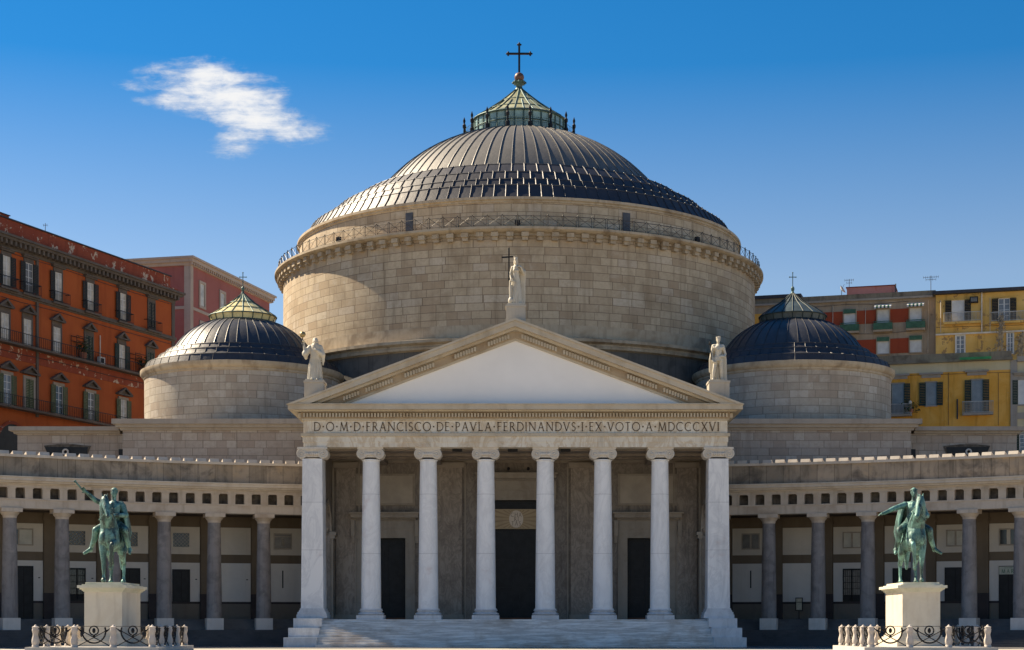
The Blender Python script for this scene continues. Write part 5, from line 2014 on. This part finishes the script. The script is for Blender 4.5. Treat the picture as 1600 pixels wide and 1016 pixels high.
def horse(mir):
    """a walking horse that looks to -Y; mir = 1 lifts its left foreleg, -1 its right one"""
    c = Clay()
    m = mir
    c.lump((0, .05, 1.2), (.33, .74, .35)).lump((0, -.55, 1.27), (.31, .34, .41)).lump((0, .6, 1.27), (.33, .42, .38))
    c.lump((-.13, -.74, 1.2), (.16, .15, .2)).lump((.13, -.74, 1.2), (.16, .15, .2))
    c.lump((-.17, .78, 1.25), (.19, .24, .27)).lump((.17, .78, 1.25), (.19, .24, .27))
    c.limb((0, -.5, 1.42), .29, (-.03 * m, -.8, 1.75), .225, (-.06 * m, -.98, 2.05), .165, (-.05 * m, -1.02, 2.16), .135)
    c.limb((-.04 * m, -1.03, 2.16), .13, (.04 * m, -1.16, 1.98), .115, (.11 * m, -1.29, 1.76), .075)
    c.lump((.0, -1.07, 2.02), (.09, .12, .12)).lump((.12 * m, -1.3, 1.74), (.078, .075, .07))
    for s_ in (-1, 1):
        c.limb((-.05 * m + s_ * .07, -1.0, 2.24), .035, (-.05 * m + s_ * .085, -1.02, 2.38), .012, n=6)
        c.lump((.01 * m + s_ * .095, -1.12, 2.08), (.025, .03, .025))
        c.lump((.115 * m + s_ * .045, -1.355, 1.745), (.02, .02, .022))
    for k in range(16):                                     # mane
        t = k / 15
        p = Vector((0, -.42, 1.72)).lerp(Vector((-.05 * m, -.9, 2.3)), t)
        c.limb(p, .06, p + Vector((-.12 * m + random.uniform(-.04, .04), -.06, -.2)), .03, n=6)
    c.limb((-.05 * m, -1.02, 2.28), .05, (.0, -1.15, 2.1), .025, n=6)
    # standing foreleg
    x = -.17 * m
    c.limb((x, -.6, 1.12), .17, (x, -.66, .86), .12, (x * .95, -.68, .6), .078, (x * .92, -.67, .52), .072, (x * .88, -.67, .2), .048, (x * .88, -.68, .14), .056)
    c.lump((x * .88, -.71, .06), (.08, .095, .065))
    # lifted foreleg
    x = .17 * m
    c.limb((x, -.62, 1.12), .17, (x * 1.05, -.82, 1.06), .12, (x * 1.0, -.98, 1.0), .085, (x * .85, -.98, .92), .075, (x * .6, -.9, .56), .048, (x * .55, -.86, .48), .055)
    c.lump((x * .45, -.80, .40), (.07, .075, .085), (35, 0, 0))
    for s_, dy in ((-1, .1), (1, -.14)):
        x = .2 * s_
        c.limb((x, .62, 1.15), .22, (x * 1.08, .46 + dy, .88), .15, (x * 1.08, .62 + dy, .68), .09, (x * 1.08, .8 + dy, .55), .078, (x * 1.1, .78 + dy, .45), .06, (x * 1.12, .74 + dy, .19), .046, (x * 1.12, .72 + dy, .13), .055)
        c.lump((x * 1.12, .68 + dy, .06), (.08, .095, .065))
    c.limb((0, .98, 1.42), .08, (.03, 1.16, 1.25), .1, (.05, 1.22, .9), .12, (.05, 1.2, .45), .05)
    return c


def rider(mir):
    c = Clay()
    c.lump((0, .02, 1.62), (.21, .18, .17)).limb((0, 0, 1.64), .18, (.01, -.01, 1.85), .185, (.02, -.02, 2.06), .2)
    c.limb((-.21, 0, 2.13), .095, (.25, 0, 2.13), .095)
    c.limb((.03, -.02, 2.18), .07, (.04, -.03, 2.34), .062)
    face(c, (.04, -.04, 2.46), turn=-18 if mir > 0 else -8)
    if mir > 0:
        c.limb((-.21, 0, 2.14), .09, (-.45, -.15, 2.24), .07, (-.70, -.3, 2.46), .046)
        c.hand((-.70, -.3, 2.46), (-.7, -.4, .75), (-.6, 0, .6), .19, 1.2)
        c.limb((.25, 0, 2.13), .09, (.38, -.06, 1.85), .076, (.10, -.42, 1.82), .052)
        c.hand((.10, -.42, 1.82), (-.7, -.6, -.1), (0, -.3, 1), .18, 1.6)
    else:
        c.limb((-.21, 0, 2.13), .09, (-.54, -.2, 2.03), .07, (-.88, -.4, 1.88), .046)
        c.hand((-.88, -.4, 1.88), (-.9, -.4, -.22), (-.2, 0, 1), .2, .25)
        c.limb((.25, 0, 2.13), .09, (.40, -.08, 1.83), .076, (.14, -.42, 1.80), .052)
        c.hand((.14, -.42, 1.80), (-.7, -.6, -.1), (0, -.3, 1), .18, 1.6)
    for s_ in (-1, 1):
        out = .14 if (s_ < 0) == (mir > 0) else .03
        c.limb((s_ * .14, -.03, 1.58), .145, (s_ * .42, -.34, 1.42), .105, (s_ * (.43 + out * .3), -.25, 1.2), .085, (s_ * (.45 + out), -.12, .95), .058)
        c.limb((s_ * (.45 + out), -.12, .93), .058, (s_ * (.48 + out * 1.9), -.34, .80), .042)
        c.lump((s_ * (.47 + out), -.1, .9), (.065, .07, .06))
    # tunic skirt in strips
    for k in range(13):
        a = R(-150 + 300 * k / 12)
        c.limb((.2 * sin(a), -.16 * cos(a), 1.66), .05, (.30 * sin(a), -.28 * cos(a), 1.46), .045, n=6)
    return c


def cloak(mir):
    c = Clay()
    s_ = 1 if mir > 0 else -1
    c.limb((-.24, .05, 2.16), .07, (.0, -.12, 2.16), .06, (.27, .02, 2.17), .075)
    for k in range(8):
        t = k / 7
        x = -.22 + .46 * t
        c.limb((x, .12, 2.12), .08, (x * 1.15 + .03 * s_, .26, 1.75), .075, (x * 1.4 + .08 * s_, .38 + .1 * random.random(), 1.36 - .12 * random.random()), .055, n=7)
    for k in range(6):
        c.limb((.21, -.13, 2.12 - .05 * k), .045, (.02, -.235, 1.98 - .065 * k), .042, (-.17, -.19, 1.80 - .05 * k), .04, (-.26, -.05, 1.66 - .02 * k), .03, n=7)
    for k in range(5):
        c.limb((s_ * (.26 + .015 * k), .02 + .04 * k, 2.12), .07, (s_ * (.38 + .012 * k), .08 + .05 * k, 1.72), .06, (s_ * (.43 + .012 * k), .14 + .07 * k, 1.2 + .05 * k), .05, (s_ * .45, .18 + .07 * k, 1.02 + .06 * k), .03, n=7)
    return c


PEDX = 23.85
for sx, side in ((-1, 'left'), (1, 'right')):
    mir = -sx
    st = thing('equestrian_statue', {
        -1: 'green bronze horseman raising a baton high on the pedestal left of the church',
        1: 'green bronze horseman stretching out an open hand on the pedestal right of the church'}[sx], 'statue',
        (sx * PEDX, 102.35, 4.042), 0, 'bronze horsemen in front of the colonnades')
    st.rotation_euler = (0, 0, R(4) if sx < 0 else R(-3))
    hs = child(st, 'horse', horse(mir).skin('horse', .019, 'bronze', SC, 2, .86))
    rd = child(st, 'rider', rider(mir).skin('rider', .015, 'bronze', SC, 1, .95))
    child(rd, 'cloak', cloak(mir).skin('cloak', .018, 'bronze', SC, 1, .84))
    sc_ = Clay()
    sc_.lump((0, .05, 1.44), (.35, .36, .18))
    for k in range(9):
        a = -.3 + .075 * k
        for s_ in (-1, 1):
            sc_.limb((s_ * .28, a, 1.5), .03, (s_ * .37, a, 1.1), .022, n=6)
    child(hs, 'saddle_cloth', sc_.skin('saddle_cloth', .02, 'bronze', SC, 2, .86))
    b = MB().mat('bronze')
    m_ = mir
    for s_ in (-1, 1):
        b.tube([Vector(p) * SC for p in ((.09 * m_ + s_ * .09, -1.26, 1.82), (s_ * .2, -1.0, 1.66), (s_ * .16, -.7, 1.72), (.08, -.52, 1.84))], .03, 5)
    b.tube([Vector((.05 * m_ + .13 * cos(a), -1.17 + .03 * sin(a), 1.9 + .12 * sin(a))) * SC for a in [2 * pi * k / 14 for k in range(14)]], .025, 5, True)
    child(hs, 'reins', b.mesh('reins'))
    if sx < 0:
        b = MB().mat('bronze').tube([Vector(p) * SC for p in ((-.70, -.31, 2.44), (-.93, -.42, 2.73))], .055, 8)
        b.ball(Vector((-.935, -.425, 2.735)) * SC, .085, 8, 6)
        child(rd, 'baton', b.mesh('baton'))
    # pedestal
    pd = thing('statue_pedestal', 'cream marble pedestal under the bronze horseman %s of the church' % side, 'pedestal', (sx * PEDX, 102.35, .3), 0, 'pedestals of the bronze horsemen')
    b = MB().mat('pedestal').box(-1.1, 1.1, -2.35, 2.35, .72, 3.2)
    locals_(pd, 'die', b)
    b = MB().mat('pedestalcap')
    for e, z0, z1 in ((.05, 3.18, 3.24), (.12, 3.24, 3.32), (.22, 3.32, 3.40), (.34, 3.40, 3.56), (.12, 3.56, 3.62)):
        b.box(-1.1 - e, 1.1 + e, -2.35 - e, 2.35 + e, z0, z1)
    b.box(-1.06, 1.06, -2.3, 2.3, 3.62, 3.74)
    locals_(pd, 'cap', b)
    b = MB().mat('pedestal')
    for e, z0, z1 in ((.40, .0, .34), (.30, .34, .44), (.20, .44, .54), (.10, .54, .64), (.05, .64, .72)):
        b.box(-1.1 - e, 1.1 + e, -2.35 - e, 2.35 + e, z0, z1)
    locals_(pd, 'base', b)
    # kerbed platform
    k_ = part('platform_kerb', MB().mat('kerb').box(sx * 23.5 - 3.75, sx * 23.5 + 3.75, 96.0, 106.0, 0, .298))
    tag(k_, 'low pale marble platform round the pedestal of the %s horseman' % side, 'platform')

# fence of stone bollards and iron rings round each pedestal
prof = [(.20, .0), (.20, .1), (.17, .14), (.20, .2), (.215, .32), (.20, .45), (.155, .62), (.145, .72), (.165, .82), (.19, .9), (.195, 1.0), (.17, 1.06), (.19, 1.1), (.19, 1.14), (.10, 1.18), (.05, 1.24), (.02, 1.27)]
bol_me = MB().mat('bollard').lathe(prof, 14).mesh('stone_bollard', 50)
RL = 2.19


def ring_panel(L):
    b = MB().mat('iron')
    c = L / 2
    b.tube([(c + .66 * cos(R(a)), 0, .88 + .66 * sin(R(a))) for a in range(160, 381, 10)], .05, 6)
    b.tube([(c + .25 * cos(2 * pi * k / 18), 0, .92 + .25 * sin(2 * pi * k / 18)) for k in range(18)], .04, 6, True)
    b.ball((c, 0, .92), .13, 10, 8, (.75, .5, 1.15))
    b.ball((c, 0, .64), .07, 8, 6)
    for s_ in (-1, 1):
        b.tube([(c + s_ * (c - .1), 0, 1.08), (c - s_ * (c - .15), 0, .03)], .028, 5)
        b.lathe([(.02, 0), (.055, .06), (.02, .2)], 6, (c + s_ * .62, 0)) if False else None
        p, q = Vector((c + s_ * .62, 0, .84)), Vector((c + s_ * .86, 0, .98))
        b.tube([p, p.lerp(q, .35), q], [.03, .065, .015], 6)
    b.bar((.12, 0, 1.16), (L - .12, 0, 1.16), .014)
    return b.mesh('ring_railing', 40)


pan_f, pan_s = ring_panel(RL), ring_panel(2.25)
ordn = ['leftmost', 'second from the left', 'third from the left', 'rightmost']
for sx, side in ((-1, 'left'), (1, 'right')):
    x0 = sx * 23.5 - 1.5 * RL
    ys = [96.5 + 2.25 * k for k in range(5)]
    nth = ['front', 'second', 'third', 'fourth', 'rear']
    for row, y in (('front', ys[0]), ('rear', ys[-1])):
        for k in range(4):
            o = bpy.data.objects.new('stone_bollard', bol_me)
            COL.objects.link(o)
            o.location = (x0 + RL * k, y, .298)
            o.rotation_euler = (0, 0, random.random() * 6)
            tag(o, 'stone bollard, %s in the %s row round the %s horseman' % (ordn[k], row, side), 'bollard', 'stone bollards fencing the horsemen')
            if k < 3:
                o = bpy.data.objects.new('ring_railing', pan_f)
                COL.objects.link(o)
                o.location = (x0 + RL * k, y, .31)
                tag(o, 'iron ring railing, %s bay of the %s row round the %s horseman' % (('left', 'middle', 'right')[k], row, side), 'railing', 'iron ring railings round the horsemen')
    for fl, x in (('left', x0), ('right', x0 + 3 * RL)):
        for k in range(4):
            if 0 < k:
                o = bpy.data.objects.new('stone_bollard', bol_me)
                COL.objects.link(o)
                o.location = (x, ys[k], .298)
                tag(o, 'stone bollard, %s from front, %s flank of the %s horseman fence' % (('', 'second', 'third', 'fourth')[k], fl, side), 'bollard', 'stone bollards fencing the horsemen')
            o = bpy.data.objects.new('ring_railing', pan_s)
            COL.objects.link(o)
            o.location, o.rotation_euler = (x, ys[k], .31), (0, 0, pi / 2)
            tag(o, 'iron ring railing, %s bay from front, %s flank of the %s horseman fence' % (('first', 'second', 'third', 'fourth')[k], fl, side), 'railing', 'iron ring railings round the horsemen')


def robe(c, r0, r1, z0, z1, n, depth=.05, sq=.8):
    c.limb((0, 0, z0 + .1), r0 * .86, (0, 0, (z0 + z1) / 2), (r0 + r1) / 2 * .88, (0, 0, z1), r1 * .9, n=16)
    for k in range(n):
        a = 2 * pi * (k + random.uniform(-.25, .25)) / n
        w = random.uniform(.7, 1.2)
        c.limb((r0 * sin(a), -r0 * cos(a) * sq, z0), depth * w, ((r0 * .6 + r1 * .4) * sin(a + .08), -(r0 * .6 + r1 * .4) * cos(a + .08) * sq, (z0 + z1) / 2), depth * .9 * w, (r1 * sin(a), -r1 * cos(a) * sq, z1), depth * .45, n=7)


# hooded monk, left corner of the pediment
mk = thing('monk_statue', 'pale marble statue of a hooded monk lifting a globe on the left pediment corner', 'statue', (-14.3, 122.5, 18.924))
c = Clay()
robe(c, .30, .20, .06, 1.0, 13)
c.limb((0, 0, .95), .21, (0, 0, 1.2), .215, (0, 0, 1.36), .2, n=14)
c.limb((-.2, 0, 1.37), .115, (.2, 0, 1.37), .115)
c.lump((0, .03, 1.60), (.135, .145, .175)).lump((0, .06, 1.45), (.17, .14, .12))
face(c, (0, -.075, 1.58), (.07, .075, .105), 0, False)
c.limb((-.22, 0, 1.36), .12, (-.42, -.05, 1.12), .15, (-.4, -.02, .95), .07)
c.limb((-.42, -.08, 1.15), .075, (-.48, -.1, 1.46), .05)
c.hand((-.48, -.1, 1.46), (-.05, -.1, 1), (0, 1, 0), .18, 1.3)
c.limb((.22, 0, 1.36), .115, (.34, -.06, 1.06), .11, (.1, -.22, 1.22), .06)
c.hand((.1, -.22, 1.22), (-.8, -.1, .45), (0, -1, 0), .18, .8)
c.limb((.33, -.02, 1.1), .11, (.34, 0, .84), .07, (.33, .02, .68), .03)
c.lump((0, -.02, .03), (.36, .3, .06))
for s_ in (-1, 1):
    c.limb((s_ * .1, -.26, .07), .05, (s_ * .12, -.36, .06), .04)
bd = child(mk, 'body', c.skin('body', .017, 'statue', 1.79, 1, .92))
b = MB().mat('cloth_iron').bar((-.48 * 1.79, -.14 * 1.79, 1.42 * 1.79), (-.49 * 1.79, -.12 * 1.79, 1.8 * 1.79), .035)
b.mat('gold').ball((-.49 * 1.79, -.12 * 1.79, 1.87 * 1.79), .22, 14, 10)
child(mk, 'globe_staff', b.mesh('globe_staff'))
locals_(mk, 'plinth', MB().mat('statue').box(-.66, .62, -.55, .55, 0, .13))

# woman with the cross, on the apex
wm = thing('woman_statue', 'pale marble statue of a robed woman holding a tall black cross on the pediment top', 'statue', (.03, 122.3, 24.306))
c = Clay()
robe(c, .27, .17, .06, 1.02, 14)
c.limb((0, 0, .98), .18, (0, -.01, 1.15), .17, (0, 0, 1.34), .175, n=14)
c.limb((-.17, 0, 1.38), .085, (.17, 0, 1.38), .085)
for s_ in (-1, 1):
    c.lump((s_ * .075, -.14, 1.26), (.075, .07, .075))
c.limb((0, 0, 1.42), .06, (0, -.02, 1.54), .055)
face(c, (0, -.03, 1.62), (.075, .095, .115), 0, True)
c.lump((0, .05, 1.60), (.12, .1, .17))
for k in range(6):
    a = R(-75 + 150 * k / 5)
    c.limb((.08 * sin(a), -.02 - .06 * cos(a), 1.71), .02, (.1 * sin(a), -.02 - .08 * cos(a), 1.79), .012, n=5)
c.limb((-.18, 0, 1.37), .075, (-.28, -.02, 1.12), .062, (-.23, -.18, .95), .042)
c.hand((-.23, -.18, .95), (0, -.5, -.6), (-1, 0, 0), .18, 1.4)
c.limb((.18, 0, 1.37), .08, (.36, .02, 1.2), .07, (.28, -.14, 1.34), .045)
c.hand((.28, -.14, 1.34), (-.5, -.3, .7), (.5, -.5, .2), .17, .8)
for k in range(6):
    c.limb((.2 + .05 * k, .08, 1.42 - .03 * k), .06, (.27 + .03 * k, .12, .8), .055, (.3 + .025 * k, .1, .1), .045, n=7)
c.lump((-.26, -.14, .16), (.125, .125, .13))
c.limb((-.26, -.12, .26), .06, (-.27, -.14, .6), .075, (-.28, -.16, .86), .055)
bd = child(wm, 'body', c.skin('body', .017, 'statue', 1.95, 1, .74))
S = 1.95
b = MB().mat('iron').box(-.275 * S, -.225 * S, -.27 * S, -.22 * S, .88 * S, 2.06 * S)
b.xf = lambda p: Matrix.Rotation(R(-4), 3, 'Y') @ (p - Vector((-.25 * S, -.245 * S, 1.74 * S))) + Vector((-.25 * S, -.245 * S, 1.74 * S))
b.box(-.52 * S, -.275 * S, -.27 * S, -.22 * S, 1.715 * S, 1.765 * S).box(-.225 * S, -.10 * S, -.27 * S, -.22 * S, 1.715 * S, 1.765 * S)
child(wm, 'black_cross', b.mesh('black_cross'))
locals_(wm, 'plinth', MB().mat('statue').box(-.60, .60, -.5, .5, 0, .12))

# crowned king, right corner
kg = thing('king_statue', 'marble statue of a crowned bare legged king on the right pediment corner', 'statue', (14.48, 122.5, 18.904))
c = Clay()
for s_, dx, dy in ((-1, -.16, -.12), (1, .07, 0)):
    c.limb((s_ * .1, 0, .92), .125, (s_ * .1 + dx * .5, -.04 + dy * .3, .52), .082, (s_ * .09 + dx * .7, dy * .5, .4), .082, (s_ * .08 + dx, .02 + dy * .5, .12), .05)
    c.limb((s_ * .08 + dx, .02 + dy * .5, .09), .05, (s_ * .1 + dx * 1.2, -.2 + dy * .5, .05), .04)
c.lump((0, 0, .95), (.18, .14, .16)).limb((0, 0, .98), .15, (0, -.01, 1.15), .15, (0, 0, 1.32), .18, n=14)
for s_ in (-1, 1):
    c.lump((s_ * .08, -.11, 1.32), (.1, .07, .075))
c.limb((-.2, 0, 1.40), .09, (.2, 0, 1.40), .09)
c.limb((0, 0, 1.44), .066, (0, -.01, 1.55), .06)
face(c, (0, -.02, 1.64), (.08, .1, .12), -10, True)
for k in range(9):
    a = 2 * pi * k / 9
    c.limb((.085 * sin(a), -.01 - .09 * cos(a), 1.73), .022, (.1 * sin(a), -.01 - .105 * cos(a), 1.8), .013, n=5)
c.limb((-.21, 0, 1.39), .08, (-.30, .02, 1.1), .065, (-.27, -.1, .86), .045)
c.hand((-.27, -.1, .86), (.1, -.4, -.8), (-1, 0, 0), .18, 1.2)
c.limb((.21, 0, 1.39), .08, (.31, .03, 1.1), .065, (.22, -.14, .98), .045)
c.hand((.22, -.14, .98), (-.6, -.5, .1), (0, -1, .3), .18, 1.0)
for k in range(7):
    for s_ in (-1, 1):
        c.limb((s_ * (.1 + .022 * k), .1, 1.44), .055, (s_ * (.2 + .025 * k), .13, .9), .05, (s_ * (.17 + .032 * k), .12, .12 + (.3 if s_ < 0 and k > 4 else 0)), .04, n=7)
c.lump((0, .14, .75), (.2, .06, .7))
for k in range(9):
    a = R(-90 + 180 * k / 8)
    c.limb((.17 * sin(a), -.13 * cos(a), .98), .035, (.2 * sin(a), -.16 * cos(a), .82), .03, n=6)
c.limb((-.2, -.1, 1.34), .035, (0, -.17, 1.24), .035, (.2, -.1, 1.36), .035)
bd = child(kg, 'body', c.skin('body', .017, 'statue', 1.82, 1, .88))
S = 1.82
b = MB().mat('cloth_iron').bar((-.27 * S, -.13 * S, .85 * S), (-.34 * S, -.1 * S, 1.5 * S), .035)
b.bar((-.41 * S, -.1 * S, 1.47 * S), (-.27 * S, -.1 * S, 1.47 * S), .03)
b.ball((-.34 * S, -.1 * S, 1.53 * S), .07, 8, 6)
child(kg, 'sceptre', b.mesh('sceptre'))
locals_(kg, 'plinth', MB().mat('statue').box(-.66, .6, -.5, .5, 0, .12))

# cables and small clutter on the old facades
b = MB().mat('pvc')
for xq, y0, y1 in ((1256, 482, 552), (1262, 486, 552), (1301, 478, 540), (1352, 480, 520), (1450, 470, 552)):
    ux = u_of(xq, OG)
    b.bar((ux, -.14, z_of(xq, y1, OG)), (ux + .05, -.14, z_of(xq, y0, OG)), .025)
b.mat('tar')
for xa, xb, yy in ((1225, 1420, 481), (1225, 1425, 527)):
    pts = [(u_of(xa, OG) + (u_of(xb, OG) - u_of(xa, OG)) * k / 10, -.12, z_of(xa, yy, OG) - .12 * sin(pi * k / 5) ** 2) for k in range(11)]
    b.tube(pts, .02, 4)
locals_(gr, 'wall_cables', b)
b = MB().mat('pvc')
for xq, y0, y1 in ((1470, 470, 520), (1547, 466, 520)):
    ux = u_of(xq, OB)
    b.bar((ux, -.14, z_of(xq, y1, OB)), (ux, -.14, z_of(xq, y0, OB)), .03)
b.mat('tar')
b.tube([(u_of(1463, OB), -.1, z_of(1463, 512, OB)), (u_of(1500, OB), -.12, z_of(1500, 511, OB)), (u_of(1600, OB), -.1, z_of(1600, 508, OB))], .02, 4)
locals_(up, 'wall_cables', b)
b = MB().mat('tar')
b.tube([(uL + 12.2, -.06, z_of(1400, 587)), (u_of(1480), -.06, z_of(1480, 585)), (uR, -.06, z_of(1575, 582))], .018, 4)
for xq in (1482, 1560):
    b.bar((u_of(xq), -.06, z_of(xq, 665)), (u_of(xq), -.06, z_of(xq, 583)), .018)
locals_(yel, 'wall_cables', b)
b = MB().mat('tar')
for z in (37.0, 32.6, 27.6):
    b.tube([(-10, -.14, z), (3, -.14, z - .1), (9, -.14, z + .02), (18, -.14, z - .1), (LR - .5, -.14, z)], .025, 4)
locals_(red, 'wall_cables', b)
for u0, u1, zz in ((11.2, 13.4, 30.6), (21.7, 23.9, 30.4)):
    b = MB().mat('iron')
    for q in (0, u1 - u0):
        for yq in (-.75, -.1):
            b.bar((q, yq, 0), (q, yq, zz - 28.36), .03)
    for z in (zz - 28.36, zz - 28.86):
        b.bar((0, -.75, z), (u1 - u0, -.75, z), .03)
        b.bar((0, -.1, z), (u1 - u0, -.1, z), .03)
    small('balcony_trellis', 'thin dark trellis frame on the long red balcony %s' % ('left of the air conditioner' if u0 < 20 else 'nearest the small left dome'), 'trellis', b, at_house(red, (u0, 0, 28.36)), red.rotation_euler.z)
